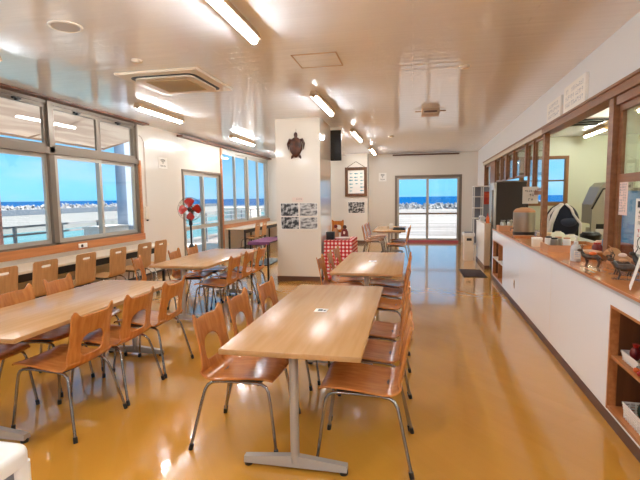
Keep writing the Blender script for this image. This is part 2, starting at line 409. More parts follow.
# free-standing column
structure(bx('column', (-2.37, 7.75, 0), (-1.57, 8.80, ZC), M_column))
cb = MB(); cb.box((-2.38, 7.74, 0), (-1.56, 8.81, 0.085)); structure(cb.build('baseboard_column', M_baseboard, smooth=0))
structure(bx('baseboard_far', (-2.11, 14.485, 0), (-1.39, 14.5, 0.09), M_baseboard))
bl = MB()
for (y0, y1) in ((YB, 9.0), (11.07, YF)): bl.box((XL, y0, 0), (XL + 0.012, y1, 0.07))
structure(bl.build('baseboard_left', M_baseboard, smooth=0))
# brown cornice strips over the left windows and the far door
structure(bx('trim_1', (XL, -2.1, 2.845), (XL + 0.14, 7.62, ZC), M_brown))
structure(bx('trim_2', (XL, 8.85, 2.80), (XL + 0.14, 14.98, 2.845), M_brown))
structure(bx('trim_3', (-0.62, YF - 0.10, 2.80), (1.45, YF, 2.84), M_brown))
sl = MB(); sl.box((XL, -2.1, 0.76), (XL + 0.035, 7.50, 0.875)); sl.box((XL, 7.42, 0.875), (XL + 0.03, 7.475, 2.20))
structure(sl.build('trim_4', M_orange_trim, smooth=0))
sl = MB(); sl.box((XL, 11.10, 0.70), (XL + 0.035, 14.97, 0.80)); sl.box((XL, 11.03, 0.0), (XL + 0.03, 11.10, 2.80))
structure(sl.build('trim_5', M_orange_trim, smooth=0))

# window_1
w1 = MB(); xa, xb = XL - 0.10, XL + 0.005
posts = [-2.0, -.58, 1.42, 3.42, 5.42, 7.42]
for y in posts:
    y0 = y - 0.045 if y not in (-2.0,) else y
    y1 = y + 0.045 if y not in (7.42,) else y
    w1.box((xa, y0, 2.15), (xb + .02, y1, 2.85)); w1.box((xa, y0, 0.87), (xb, y1, 2.15))
w1.box((xa, -2.0, 2.13), (xb + .02, 7.42, 2.22)); w1.box((xa, -2.0, 2.80), (xb, 7.42, 2.85)); w1.box((xa, -2.0, 0.87), (xb, 7.42, 0.90))
W1 = structure(w1.build('window_1', M_alu_dark, smooth=0))
def sash(par, xc, y0, y1, z0, z1, fw, m, name='sash', t=0.035, glass=M_glass):
    s = MB(); s.box((xc - t / 2, y0, z0), (xc + t / 2, y0 + fw, z1)); s.box((xc - t / 2, y1 - fw, z0), (xc + t / 2, y1, z1))
    s.box((xc - t / 2, y0 + fw, z0), (xc + t / 2, y1 - fw, z0 + fw)); s.box((xc - t / 2, y0 + fw, z1 - fw), (xc + t / 2, y1 - fw, z1))
    o = s.build(name, m, par, smooth=0)
    bx('glass_pane', (xc - .003, y0 + fw, z0 + fw), (xc + .003, y1 - fw, z1 - fw), glass, o)
    return o
for a in (-.58, 1.42, 3.42, 5.42):
    sash(W1, XL - 0.02, a + .045, a + 1.02, 0.90, 2.13, 0.055, M_alu); sash(W1, XL - 0.06, a + 0.97, a + 1.955, 0.90, 2.13, 0.055, M_alu)
    for k, (b0, b1) in enumerate(((a + .045, a + 1.0), (a + 1.0, a + 1.955))):
        s_ = sash(W1, XL - 0.03, b0, b1, 2.22, 2.80, 0.05, M_alu_dark, 'transom_sash')
        MB().box((XL - 0.01, (b0 + b1) / 2 - .06, 2.765), (XL + 0.03, (b0 + b1) / 2 + .06, 2.785), .005).box((XL - 0.0, (b0 + b1) / 2 - .02, 2.745), (XL + 0.04, (b0 + b1) / 2 + .02, 2.77), .005).build('latch', M_black_metal, s_)
# window_2
w2 = MB()
for y in (11.07, 13.0, 14.95):
    w2.box((xa, y - .03, .80), (xb, y + .03, 2.78))
w2.box((xa, 11.07, 2.72), (xb, 14.95, 2.78)); w2.box((xa, 11.07, .80), (xb, 14.95, .83))
W2 = structure(w2.build('window_2', M_alu, smooth=0))
for i, (a, b) in enumerate(((11.10, 12.06), (12.02, 12.97), (13.03, 13.99), (13.95, 14.92))):
    sash(W2, XL - (0.02 if i % 2 == 0 else 0.06), a, b, .83, 2.72, 0.06, M_alu)
w5 = MB()  # back window added out of view to bring daylight onto the foreground
for x in (-4.3, -2.9, -1.5, -.1, 1.3): w5.box((x - .03, YB - .12, .8), (x + .03, YB, 2.6))
w5.box((-4.3, YB - .12, .8), (1.3, YB, .84)); w5.box((-4.3, YB - .12, 2.56), (1.3, YB, 2.6))
W5 = structure(w5.build('added_back_window', M_alu, smooth=0))
for x in (-4.3, -2.9, -1.5, -.1): bx('glass_pane', (x + .03, YB - .065, .84), (x + 1.37, YB - .059, 2.56), M_glass, W5)
# door_1: glazed sliding door in the left wall
d1 = MB(); d1.box((xa, 9.0, 0), (xb + .01, 9.05, 2.14)); d1.box((xa, 11.0, 0), (xb + .01, 11.07, 2.14)); d1.box((xa, 9.05, 2.09), (xb + .01, 11.0, 2.14)); d1.box((xa, 9.05, 0), (xb, 11.0, 0.03))
D1 = structure(d1.build('door_1', M_alu_dark, smooth=0))
for i, (a, b) in enumerate(((9.05, 10.06), (9.98, 11.0))):
    s_ = sash(D1, XL - (0.02 if i == 0 else 0.06), a, b, .03, 2.09, 0.075, M_alu, 'door_leaf')
    bx('mid_rail', (XL - (0.02 if i == 0 else 0.06) - .017, a + .075, .80), (XL - (0.02 if i == 0 else 0.06) + .017, b - .075, .88), M_alu, s_)
# door_2 : glazed door in the far wall
d2 = MB(); ya, yb = YF - 0.012, YF + 0.12
d2.box((-0.55, ya, 0), (-0.47, yb, 2.17)); d2.box((1.47, ya, 0), (1.55, yb, 2.17)); d2.box((-0.47, ya, 2.09), (1.47, yb, 2.17))
D2 = structure(d2.build('door_2', M_alu_dark, smooth=0))
for i, (a, b) in enumerate(((-0.47, 0.53), (0.45, 1.47))):
    yc = YF + (0.03 if i == 0 else 0.07); fw = 0.055
    s = MB(); s.box((a, yc - .017, .06), (a + fw, yc + .017, 2.09)); s.box((b - fw, yc - .017, .06), (b, yc + .017, 2.09)); s.box((a + fw, yc - .017, 2.04), (b - fw, yc + .017, 2.09)); s.box((a + fw, yc - .017, .06), (b - fw, yc + .017, .12))
    o = s.build('door_leaf', M_alu, D2, smooth=0)
    bx('mid_rail', (a + fw, yc - .017, .90), (b - fw, yc + .017, .955), M_alu_dark, o)
    bx('glass_pane', (a + fw, yc - .003, .12), (b - fw, yc + .003, 2.04), M_glass, o)
bx('threshold', (-0.47, YF - .02, 0), (1.47, YF + .12, .06), M_threshold, D2)

# ------------------------------------------------------------------ right-hand wall, kitchen room
def rb(mb, lo, hi): mb.box(lo, hi)
wr = MB(); X0, X1 = 0.40, 0.52
wr.box((X0, YB, 2.41), (X1, 14.9, ZC)); wr.box((X0, YB, 0), (X1, 1.0, 2.41)); wr.box((X0, 13.3, 0), (X1, 14.9, 2.41)); wr.box((X0, 12.1, 0), (X1, 13.3, 1.0))
structure(wr.build('wall_right', M_white_wall, smooth=0, loc=P0, rz=A))
lt2 = MB(); lt2.box((X0 - .03, 6.80, 2.31), (X1, 13.3, 2.41)); structure(lt2.build('trim_8', mat('pale_lintel', rgb(198, 180, 158), rough=.4), smooth=0, loc=P0, rz=A))
lt = MB(); lt.box((X0 - .03, 1.0, 2.31), (X1, 6.80, 2.41)); lt.box((X0 - .045, 1.0, 2.385), (X0 - .03, 13.3, 2.41)); lt.box((X0, 1.0, 2.24), (X1 - .02, 4.36, 2.31))
structure(lt.build('trim_5_lintel', M_lintel, smooth=0, loc=P0, rz=A)).name = 'trim_6'
# posts of the serving opening
ps = MB()
ps.box((X0 - .012, 4.38, .905), (X0 + .04, 4.48, 2.31)); ps.box((X0 - .01, 6.70, .905), (X0 + .055, 6.80, 2.31))
ps.box((X0, 7.93, 1.80), (X0 + .06, 8.02, 2.31)); ps.box((X0, 9.75, 1.80), (X0 + .07, 9.95, 2.31)); ps.box((X0, 11.3, 0), (X0 + .08, 12.1, 2.31)); ps.box((X0, 13.2, 1.0), (X1, 13.3, 2.31))
ps.box((X0 - .01, 6.80, 1.49), (X0 + .06, 7.93, 1.55)); ps.box((X0 + .01, 7.44, 1.55), (X0 + .05, 7.48, 2.31)); ps.box((X0, 9.02, 1.80), (X0 + .06, 9.08, 2.31)); ps.box((X0 + .02, 7.93, 1.795), (X0 + .06, 11.3, 1.81)); ps.box((X0, 10.45, 1.81), (X0 + .06, 10.52, 2.31))
structure(ps.build('trim_7', M_lintel, smooth=0, loc=P0, rz=A))
# sliding sashes between counter and kitchen (near one and the transom ones)
w3 = empty('window_3', P0, A); structure(w3)
def rsash(y0, y1, z0, z1, fw, mid=None, x=0.45, name='sash'):
    s = MB(); t = .018
    s.box((x - t, y0, z0), (x + t, y0 + fw, z1)); s.box((x - t, y1 - fw, z0), (x + t, y1, z1)); s.box((x - t, y0 + fw, z0), (x + t, y1 - fw, z0 + fw)); s.box((x - t, y0 + fw, z1 - fw), (x + t, y1 - fw, z1))
    if mid: s.box((x - t, y0 + fw, mid[0]), (x + t, y1 - fw, mid[1]))
    o = s.build(name, M_lintel, w3, smooth=0)
    bx('glass_pane', (x - .003, y0 + fw, z0 + fw), (x + .003, y1 - fw, z1 - fw), M_glass_k, o)
rsash(2.75, 4.37, .91, 2.24, .055, (1.585, 1.655)); rsash(1.05, 2.80, .91, 2.24, .055, (1.585, 1.655), x=.49)
rsash(6.81, 7.43, 1.56, 2.30, .022); rsash(7.49, 7.92, 1.56, 2.30, .022); rsash(8.03, 9.01, 1.81, 2.30, .022); rsash(9.09, 9.74, 1.81, 2.30, .022)
rsash(9.96, 10.46, 1.81, 2.30, .02); rsash(10.56, 11.29, 1.81, 2.30, .02); rsash(12.12, 13.2, 1.0, 2.30, .04)
# kitchen room
kf = MB(); kx0, kx1 = 0.52, 3.6
kf.box((1.0 - .48, 12.0, 0), (kx1, 12.15, 1.22)); kf.box((0.52, 12.0, 2.42), (kx1, 12.15, ZC)); kf.box((2.17, 12.0, 1.22), (kx1, 12.15, 2.42))
structure(kf.build('wall_kitchen', M_kitchen_wall, smooth=0, loc=P0, rz=A))
structure(bx('wall_kitchen_side', (3.6, YB, 0), (3.75, 12.15, ZC), M_kitchen_wall, loc=P0, rz=A))
w4 = MB(); w4.box((.55, 11.98, 1.22), (2.17, 12.05, 1.30)); w4.box((.55, 11.98, 2.36), (2.17, 12.05, 2.42))
for x in (.55, 1.09, 1.60, 2.10): w4.box((x, 11.98, 1.30), (x + .07, 12.05, 2.36))
W4 = structure(w4.build('window_4', mat('kitchen_window_wood', rgb(150, 104, 62), rough=.5), smooth=0, loc=P0, rz=A))
for a, b in ((.62, 1.09), (1.16, 1.60), (1.67, 2.10)):
    s = MB(); s.box((a, 12.0, 1.30), (a + .02, 12.04, 2.36)); s.box((b - .02, 12.0, 1.30), (b, 12.04, 2.36)); s.box((a, 12.0, 1.81), (b, 12.04, 1.85)); s.box((a, 12.0, 1.30), (b, 12.04, 1.32)); s.box((a, 12.0, 2.34), (b, 12.04, 2.36))
    o = s.build('sash', M_alu_dark, W4, smooth=0); bx('glass_pane', (a + .02, 12.018, 1.32), (b - .02, 12.022, 2.34), M_glass, o)

# ------------------------------------------------------------------ outdoors
structure(bx('ground', (-9.0, YF + .15, -0.5), (60, 58, -0.12), mat('yard_concrete', (.30, .29, .285, 1), rough=.9, col2=(.17, .155, .155, 1), nscale=(.12, .9, 1), contrast=(.42, .6))))
structure(bx('yard_outside', (-9.0, -30, -0.5), (20, YB - .15, -0.12), M_ground))
structure(bx('deck_outside', (-9.0, YB - .15, -0.4), (XL - .15, YF + .15, -0.12), M_ground))
structure(bx('quay_outside', (-52, -60, -6), (-29, 120, -0.45), mat('quay_concrete', (.24, .24, .24, 1), rough=.9, col2=(.19, .2, .2, 1), nscale=(.05, .5, .1))))
structure(bx('sea', (-6000, -6000, -6.2), (6000, 9000, -5.4), M_sea))
structure(bx('water_harbour', (-29, -60, -5.3), (-9.0, 120, -0.9), M_harbour))
def rocks(name, x0, y0, x1, y1, n, wdt, hgt, z0, rs):
    m = MB()
    for i in range(n):
        t = random.random(); p = (random.random() - .5) * 2
        cx = x0 + (x1 - x0) * t; cyy = y0 + (y1 - y0) * t
        d = Vector((-(y1 - y0), x1 - x0, 0)).normalized() * p * wdt
        zz = z0 + hgt * (1 - abs(p)) * (0.65 + .35 * random.random())
        r = rs * (0.6 + .5 * random.random())
        c = Vector((cx, cyy, 0)) + d + Vector((0, 0, zz))
        for k in range(3):
            ax = Vector((random.gauss(0, 1), random.gauss(0, 1), random.gauss(0, 1))).normalized() * r * 1.5
            m.tube([c - ax * .6, c + ax], [r * .42, r * .3], 6)
    o = m.build(name, M_rock, smooth=0); o['kind'] = 'stuff'; return o
tag(rocks('breakwater_blocks', -12, 62, 45, 66, 1500, 2.2, .85, -.55, .42), 'white concrete wave blocks heaped along the sea beyond the far door', 'breakwater', kind='stuff')
tag(rocks('breakwater_blocks', -64, -10, -61, 110, 1700, 3.0, 1.5, -.9, .55), 'white concrete wave blocks heaped along the sea beyond the window wall', 'breakwater', kind='stuff')
structure(bx('wall_seawall', (-53.5, 18, -1), (-52.5, 120, 0.3), mat('seawall', (.10, .13, .17, 1), rough=.9)))
def railing(name, x, y0, y1, zs, step, label):
    t = thing(name, label, 'railing', (0, 0, -0.12))
    for z in zs: bx('rail', (x - .02, y0, z + .12 - .02), (x + .02, y1, z + .12 + .02), M_rail, t)
    y = y0
    while y <= y1 + .01:
        bx('post', (x - .025, y - .025, 0), (x + .025, y + .025, max(zs) + .12), M_rail, t); y += step
railing('deck_railing', -7.6, 2.6, 30.2, (.98, .82, .62, .42), 1.2, 'pale metal deck railing of four bars outside the long windows')
t = thing('awning_post', 'pale pink post standing on the deck outside the window nearest the camera', 'post', (-6.85, 6.25, -.12)); bx('shaft', (-.10, -.10, .02), (.10, .10, 3.1), M_pink_post, t, .01); bx('foot', (-.18, -.18, 0), (.18, .18, .03), M_pink_post, t)
t = thing('awning_post', 'blue-grey post standing on the deck outside the last window pane', 'post', (-6.85, 9.85, -.12)); bx('shaft', (-.14, -.14, .02), (.14, .14, 3.1), M_grey_post, t, .01); bx('foot', (-.18, -.18, 0), (.18, .18, .03), M_grey_post, t)
def awning_mat():
    m = mat('awning_cloth', rgb(236, 226, 214), rough=0.8, col2=rgb(172, 134, 116), nscale=(5, 0.4, 5), contrast=(.42, .58))
    nt = m.node_tree; b = nt.nodes['Principled BSDF']; out = [n for n in nt.nodes if n.type == 'OUTPUT_MATERIAL'][0]
    tr = nt.nodes.new('ShaderNodeBsdfTranslucent'); tr.inputs['Color'].default_value = rgb(226, 214, 204)
    mx = nt.nodes.new('ShaderNodeMixShader'); mx.inputs[0].default_value = 0.55
    nt.links.new(b.outputs[0], mx.inputs[1]); nt.links.new(tr.outputs[0], mx.inputs[2]); nt.links.new(mx.outputs[0], out.inputs['Surface'])
    return m
t = thing('window_awning', 'cream cloth awning stretched outside above the big windows', 'awning', (XL - .15, 0, 0))
MB().grid(lambda u, v: (-1.55 * u, -2.2 + 11.0 * v, 3.02 - .40 * u - .05 * math.sin(PI * u) - .02 * math.sin(v * 44) ** 2), 6, 60).build('cloth', awning_mat(), t, smooth=80, solid=.004)
for y in (-2.0, .2, 2.4, 4.6, 6.8, 8.75): MB().tube([(0, y, 2.99), (-1.55, y, 2.58)], .02, 8).build('arm', M_eave, t)
MB().tube([(-1.55, -2.2, 2.59), (-1.55, 8.8, 2.59)], .022, 8).build('front_bar', M_eave, t)
t = thing('outdoor_cabinet', 'white cabinet standing on the deck by the railing', 'cabinet', (-6.8, 9.15, -.12)); bx('body', (-.25, -.55, 0), (.25, .35, 1.0), M_white, t, .02); bx('lid', (-.27, -.57, 1.0), (.27, .37, 1.03), M_white, t, .01)
t = thing('storage_hut', 'white storage hut far out beyond the second window row', 'hut', (-8.9, 22.6, -.5)); bx('walls', (-.7, -1.0, 0), (.7, 1.2, 1.45), M_white, t); bx('roof', (-.75, -1.05, 1.45), (.75, 1.25, 1.52), M_white, t)
t = thing('lighthouse_marker', 'small grey marker tower on the breakwater beyond the far door', 'marker', (9.3, 70, -1.0)); MB().lathe([(.5, 0), (.38, .4), (.35, 2.0), (.45, 2.1), (.2, 2.5), (0, 2.6)], n=12).build('tower', M_grey_panel, t)

# ------------------------------------------------------------------ plywood shells
def prof_point(prof, s):
    """arc-length parametrised polyline with Catmull smoothing, prof = list of (x,z)"""
    n = len(prof) - 1; f = max(0.0, min(0.99999, s)) * n; i = int(f); t = f - i
    p = [prof[max(0, min(n, i + k))] for k in (-1, 0, 1, 2)]
    out = []
    for k in (0, 1):
        a, b, c, d = (q[k] for q in p)
        out.append(0.5 * ((2 * b) + (c - a) * t + (2 * a - 5 * b + 4 * c - d) * t * t + (3 * b - a - 3 * c + d) * t ** 3))
    return out
def resample(prof, n=60):
    pts = [prof_point(prof, i / 400) for i in range(401)]
    L = [0]
    for i in range(400): L.append(L[-1] + math.hypot(pts[i + 1][0] - pts[i][0], pts[i + 1][1] - pts[i][1]))
    def at(s):
        s = max(0, min(L[-1], s)); lo, hi = 0, 400
        while hi - lo > 1:
            mid = (lo + hi) // 2
            if L[mid] <= s: lo = mid
            else: hi = mid
        t = (s - L[lo]) / max(1e-9, L[hi] - L[lo])
        a, b = pts[lo], pts[hi]
        x, z = a[0] + (b[0] - a[0]) * t, a[1] + (b[1] - a[1]) * t
        return x, z
    return at, L[-1]
def shell(prof, s_back, halfw, dish_seat, dish_back, hole, top_fn, thick, name, m, parent, corner=0.03):
    """one bent plywood sheet: seat part is a grid, back part a ring mesh around its hole. halfw(s)->half width; hole = list of (u,s); top_fn(u)->extra length"""
    at, L = resample(prof)
    def P(u, s):
        x, z = at(min(s, L)); e = 0.003
        x2, z2 = at(min(s, L) + e); x1, z1 = at(min(s, L) - e)
        tx, tz = x2 - x1, z2 - z1; l = math.hypot(tx, tz) or 1; tx /= l; tz /= l
        if s > L: x += tx * (s - L); z += tz * (s - L)
        nx, nz = -tz, tx                       # normal: up over the seat, forward on the back
        if nz < 0 and nx < 0: nx, nz = -nx, -nz
        w = min(1, max(0, (s - s_back + .06) / .12)); q = (u / 0.2) ** 2
        d = q * (dish_seat * (1 - w) + dish_back * w)
        return (x + abs(nx) * d if w > .5 else x, u, z + (abs(nz) * d if w <= .5 else 0))
    g = MB(); bm = g.bm; nu = 12; ns = 16
    rows = []
    for j in range(ns + 1):
        s = s_back * j / ns; hw = halfw(s)
        rows.append([bm.verts.new(P(-hw + 2 * hw * i / nu, s)) for i in range(nu + 1)])
    for j in range(ns):
        for i in range(nu): bm.faces.new((rows[j][i], rows[j][i + 1], rows[j + 1][i + 1], rows[j + 1][i]))
    outer = [(-halfw(s_back) + 2 * halfw(s_back) * i / nu, s_back) for i in range(nu + 1)]
    nside = 10
    for k in range(1, nside): s = s_back + (L - s_back) * k / nside; outer.append((halfw(s), s))
    nt_ = 22
    for k in range(nt_ + 1):
        u = halfw(L) * (1 - 2 * k / nt_); outer.append((u, L + top_fn(u / halfw(L))))
    for k in range(nside - 1, 0, -1): s = s_back + (L - s_back) * k / nside; outer.append((-halfw(s), s))
    hc = (sum(p[0] for p in hole) / len(hole), sum(p[1] for p in hole) / len(hole))
    def hole_at(d):
        best = None
        for i in range(len(hole)):
            a, b = hole[i], hole[(i + 1) % len(hole)]
            ex, ey = b[0] - a[0], b[1] - a[1]; den = d[0] * ey - d[1] * ex
            if abs(den) < 1e-12: continue
            t = ((a[0] - hc[0]) * ey - (a[1] - hc[1]) * ex) / den; q = ((a[0] - hc[0]) * d[1] - (a[1] - hc[1]) * d[0]) / den
            if t > 0 and -1e-6 <= q <= 1 + 1e-6: best = t if best is None else max(best, t)
        return best or 0.01
    NR = 5; rings = []
    for idx, (u, s) in enumerate(outer):
        d = (u - hc[0], s - hc[1]); t = hole_at(d); ring = []
        for r in range(NR + 1):
            f = t + (1 - t) * r / NR
            if r == NR and idx <= nu: ring.append(rows[ns][idx])
            else: ring.append(bm.verts.new(P(hc[0] + d[0] * f, hc[1] + d[1] * f)))
        rings.append(ring)
    n = len(rings)
    for i in range(n):
        a, b = rings[i], rings[(i + 1) % n]
        for r in range(NR): bm.faces.new((a[r], b[r], b[r + 1], a[r + 1]))
    bmesh.ops.recalc_face_normals(bm, faces=bm.faces[:])
    return g.build(name, m, parent, smooth=50, solid=thick, offset=0.0, bev=0.0025)

def arch_hole(w, s0, s1, r=0.06, n=10):
    """bottom nearly straight, top a flat arch"""
    p = []
    def sup(cx, cs, a, b, ex, t0, t1):
        for i in range(n + 1):
            t = t0 + (t1 - t0) * i / n; c, s = math.cos(t), math.sin(t)
            p.append((cx + a * math.copysign(abs(c) ** ex, c), cs + b * math.copysign(abs(s) ** ex, s)))
    m = s0 + (s1 - s0) * .45
    sup(0, m, w, s1 - m, .75, 0, PI)
    sup(0, m, w, m - s0, .5, PI, 2 * PI)
    return p

# ---- dining chair (faces +x)
def make_chair(label):
    t = thing('dining_chair', label, 'chair')
    prof = [(.245, .428), (.225, .440), (.17, .443), (.10, .440), (.03, .433), (-.05, .424), (-.12, .418), (-.165, .424), (-.195, .450), (-.212, .495), (-.222, .55), (-.234, .62), (-.248, .69), (-.264, .765)]
    L = resample(prof)[1]
    sb = L - .315
    def hw(s):
        f = s / L
        if f < .05: return .180 + .02 * (f / .05)
        if s < sb: return .200
        k = (s - sb) / (L - sb)
        return .200 - .012 * math.sin(k * PI) - .012 * k
    def top(v):
        a = abs(v)
        h = 0.0
        if a > .62: h = .040 * min(1, (a - .62) / .22) ** 1.5
        if a > .90: h -= .03 * ((a - .90) / .10) ** 2
        return h
    shell(prof, sb, hw, .010, .030, arch_hole(.102, sb + .042, sb + .192), top, .011, 'seat_shell', M_chair, t)
    r = .0095
    for sy in (-1, 1):
        yt = .165
        f = [Vector((.262, sy * .19, .02)), Vector((.225, sy * .172, .30)), Vector((.212, sy * .168, .37)), Vector((.198, sy * yt, .395)), Vector((.172, sy * yt, .409)), Vector((.13, sy * yt, .412)), Vector((.0, sy * yt, .410))]
        b = [Vector((-.258, sy * .235, .02)), Vector((-.20, sy * .195, .28)), Vector((-.182, sy * .18, .355)), Vector((-.165, sy * .17, .383)), Vector((-.14, sy * yt, .398)), Vector((-.09, sy * yt, .407)), Vector((.0, sy * yt, .410))]
        for path, nm in ((f, 'leg'), (b, 'leg')):
            lg = MB().tube(path, r, 10).build(nm, M_chrome, t, smooth=60)
            p = path[0]; q = (path[1] - path[0]).normalized()
            MB().tube([(p.x - q.x * .016, p.y - q.y * .016, 0.0005), (p.x + q.x * .018, p.y + q.y * .018, .036)], .0135, 10).build('glide', M_black, lg)
    for x in (.15, -.12): MB().tube([(x, -.165, .405), (x, .165, .405)], .008, 8).build('crossbar', M_black_metal, t)
    MB().box((-.13, -.13, .402), (.16, .13, .424), .004).build('seat_mount', M_black, t)
    return t
# ---- window bench chair (faces +x) : straight back with a grip slot
def make_bench_chair(label):
    t = thing('slot_back_chair', label, 'chair')
    prof = [(.235, .425), (.215, .437), (.16, .440), (.08, .438), (0, .432), (-.08, .428), (-.13, .432), (-.165, .455), (-.180, .50), (-.186, .56), (-.194, .64), (-.204, .73), (-.214, .83)]
    L = resample(prof)[1]; sb = L - .36
    def hw(s): return .175 if s > .03 else .16 + .015 * s / .03
    def top(v):
        a = abs(v); return -0.022 * max(0, (a - .84) / .16) ** 2
    hole = []
    for k in range(20):
        a = 2 * PI * k / 20; c, s_ = math.cos(a), math.sin(a)
        hole.append((.074 * math.copysign(abs(c) ** .5, c), L - .065 + .014 * math.copysign(abs(s_) ** .7, s_)))
    shell(prof, sb, hw, .006, .008, hole, top, .012, 'seat_shell', M_bench, t)
    for sy in (-1, 1):
        yt = .15
        f = [Vector((.25, sy * .18, .02)), Vector((.20, sy * .16, .36)), Vector((.18, sy * yt, .395)), Vector((.14, sy * yt, .412)), Vector((0, sy * yt, .412))]
        b = [Vector((-.25, sy * .20, .02)), Vector((-.19, sy * .17, .34)), Vector((-.165, sy * yt, .39)), Vector((-.12, sy * yt, .408)), Vector((0, sy * yt, .412))]
        for path in (f, b):
            lg = MB().tube(path, .0095, 8).build('leg', M_chrome, t, smooth=60)
            p = path[0]; q = (path[1] - path[0]).normalized()
            MB().tube([(p.x - q.x * .016, p.y, 0.0005), (p.x + q.x * .018, p.y, .036)], .0135, 8).build('glide', M_black, lg)
    MB().box((-.12, -.14, .412), (.14, -.10, .426), .004).box((-.12, -.1001, .412), (.14, .14, .424), .004).build('seat_mount', M_black, t)
    return t

# ---- dining table, long side along y, centre at origin
def make_table(label, ln=1.80, wd=.755, loc=(0, 0, 0)):
    t = thing('dining_table', label, 'table', loc)
    top = MB().box((-wd / 2, -ln / 2, .668), (wd / 2, ln / 2, .698), .004).build('tabletop', M_table, t)
    for sy in (-1, 1):
        y = sy * (ln / 2 - .12)
        lg = MB().lathe([(.024, .045), (.024, .640)], (0, y, 0), 20, sx=1.0, sy=1.25).build('leg', M_grey_metal, t)
        f = MB()
        def footh(x):  # tapered foot bar
            return .062 - .028 * min(1, abs(x) / .29)
        n = 12; vv = []
        for i in range(n + 1):
            x = -.29 + .58 * i / n; h = footh(x)
            vv.append([f.bm.verts.new((x, y - .026, .022)), f.bm.verts.new((x, y + .026, .022)), f.bm.verts.new((x, y + .019, .022 + h)), f.bm.verts.new((x, y - .019, .022 + h))])
        for i in range(n):
            for k in range(4): f.bm.faces.new((vv[i][k], vv[i][(k + 1) % 4], vv[i + 1][(k + 1) % 4], vv[i + 1][k]))
        f.bm.faces.new(vv[0]); f.bm.faces.new(list(reversed(vv[n])))
        f.build('foot_bar', M_grey_metal, lg, smooth=30)
        for sx in (-1, 1): MB().lathe([(.022, 0.0005), (.024, .012), (.022, .026)], (sx * .27, y, 0), 14).build('glide', M_black, lg)
        MB().box((-.28, y - .03, .640), (.28, y + .03, .668), .004).build('top_bracket', M_grey_metal, lg)
    MB().box((-.02, -ln / 2 + .2, .632), (.02, ln / 2 - .2, .664), .003).build('under_beam', M_grey_metal, t)
    st = MB().box((-.045, -.06, .698), (.045, .03, .699)).build('sticker', M_paper, t)
    MB().box((-.022, -.035, .699), (.012, .012, .6995)).box((.018, -.035, .699), (.034, .0, .6995)).build('print', M_sticker_ink, st)
    return t
T_POS = [((-.62, 3.055), 'light wood dining table in the middle foreground with a small notice sticker', 0),
         ((-.47, 5.53), 'light wood dining table just behind the foreground one, in front of the gingham cloth', 0),
         ((-2.615, 3.02), 'light wood dining table nearest the big windows, cut off by the frame edge', 0),
         ((-2.73, 5.76), 'light wood dining table beside the red-bladed fan, between window table and column', 0),
         ((-.52, 11.38), 'light wood dining table farthest back, near the glazed door', 0)]
proto_t = None
for (x, y), lab, rz in T_POS:
    if proto_t is None: o = proto_t = make_table(lab)
    else: o = copy_tree(proto_t)
    if (x, y) not in (T_POS[0][0], T_POS[1][0]):
        for ch in [c for c in o.children_recursive if c.name.startswith(('sticker', 'print'))]: bpy.data.objects.remove(ch)
    o['label'] = lab; o['group'] = 'light wood dining tables'; o.location = (x, y, 0); o.rotation_euler.z = rz

R0 = 0.0; R180 = PI
CH = [
 # foreground table
 (-1.015, 2.575, -2, 'brown plywood chair at the near end of the foreground table, window side, fully in view'),
 (-1.02, 3.09, 0, 'brown plywood chair on the window side of the foreground table, middle of three'),
 (-.97, 3.59, -2, 'brown plywood chair on the window side of the foreground table, farthest of three'),
 (-.25, 2.535, 180, 'brown plywood chair, counter side of the foreground table, nearest, seat in full view'),
 (-.262, 3.034, 180, 'brown plywood chair on the counter side of the foreground table, middle of three'),
 (-.268, 3.54, 180, 'brown plywood chair on the counter side of the foreground table, farthest of three'),
 # second table
 (-.82, 5.19, 0, 'brown plywood chair on the column side of the second table, nearest of three'),
 (-.80, 5.69, 3, 'brown plywood chair on the column side of the second table, middle of three'),
 (-.80, 6.19, -2, 'brown plywood chair on the column side of the second table, farthest of three'),
 (-.27, 4.43, 178, 'brown plywood chair on the counter side of the second table, nearest of three'),
 (-.27, 4.995, 180, 'brown plywood chair on the counter side of the second table, middle of three'),
 (-.26, 5.50, 180, 'brown plywood chair on the counter side of the second table, farthest of three'),
 # window table
 (-2.27, 2.53, 178, 'brown plywood chair, aisle side of window table, nearest of three'),
 (-2.27, 3.035, 180, 'brown plywood chair on the aisle side of the window table, middle of three'),
 (-2.265, 3.537, 180, 'brown plywood chair on the aisle side of the window table, farthest of three'),
 (-2.94, 2.50, 2, 'brown plywood chair behind the window table, only its seat tip showing at the frame edge'),
 (-2.88, 3.01, 4, 'brown plywood chair behind the window table, its backrest cut by the frame edge'),
 (-2.92, 3.52, 6, 'brown plywood chair behind the window table, backrest showing above the tabletop'),
 # fan table
 (-2.38, 5.22, 180, 'brown plywood chair on the aisle side of the fan table, nearest of three'),
 (-2.38, 5.73, 180, 'brown plywood chair on the aisle side of the fan table, middle of three'),
 (-2.38, 6.235, 180, 'brown plywood chair on the aisle side of the fan table, farthest of three'),
 (-3.07, 4.98, 18, 'brown plywood chair on the window side of the fan table, nearest, turned a little'),
 (-2.99, 5.70, 6, 'brown plywood chair on the window side of the fan table, middle of three'),
 (-2.99, 6.21, 4, 'brown plywood chair on the window side of the fan table, right before the fan'),
 # farthest table
 (-.93, 10.95, 2, 'brown plywood chair on the window side of the farthest table, nearest of three'),
 (-.93, 11.55, 0, 'brown plywood chair on the window side of the farthest table, middle of three'),
 (-.92, 12.12, -4, 'brown plywood chair on the window side of the farthest table, rearmost of three'),
 (-.31, 10.05, 182, 'brown plywood chair on the counter side of the farthest table, nearer of two'),
 (-.28, 10.95, 178, 'brown plywood chair on the counter side of the farthest table, rear of two'),
 # by the pilaster
 (-2.24, 13.95, 90, 'brown plywood chair standing alone by the framed chart, beyond the gingham table'),
]
proto_c = None
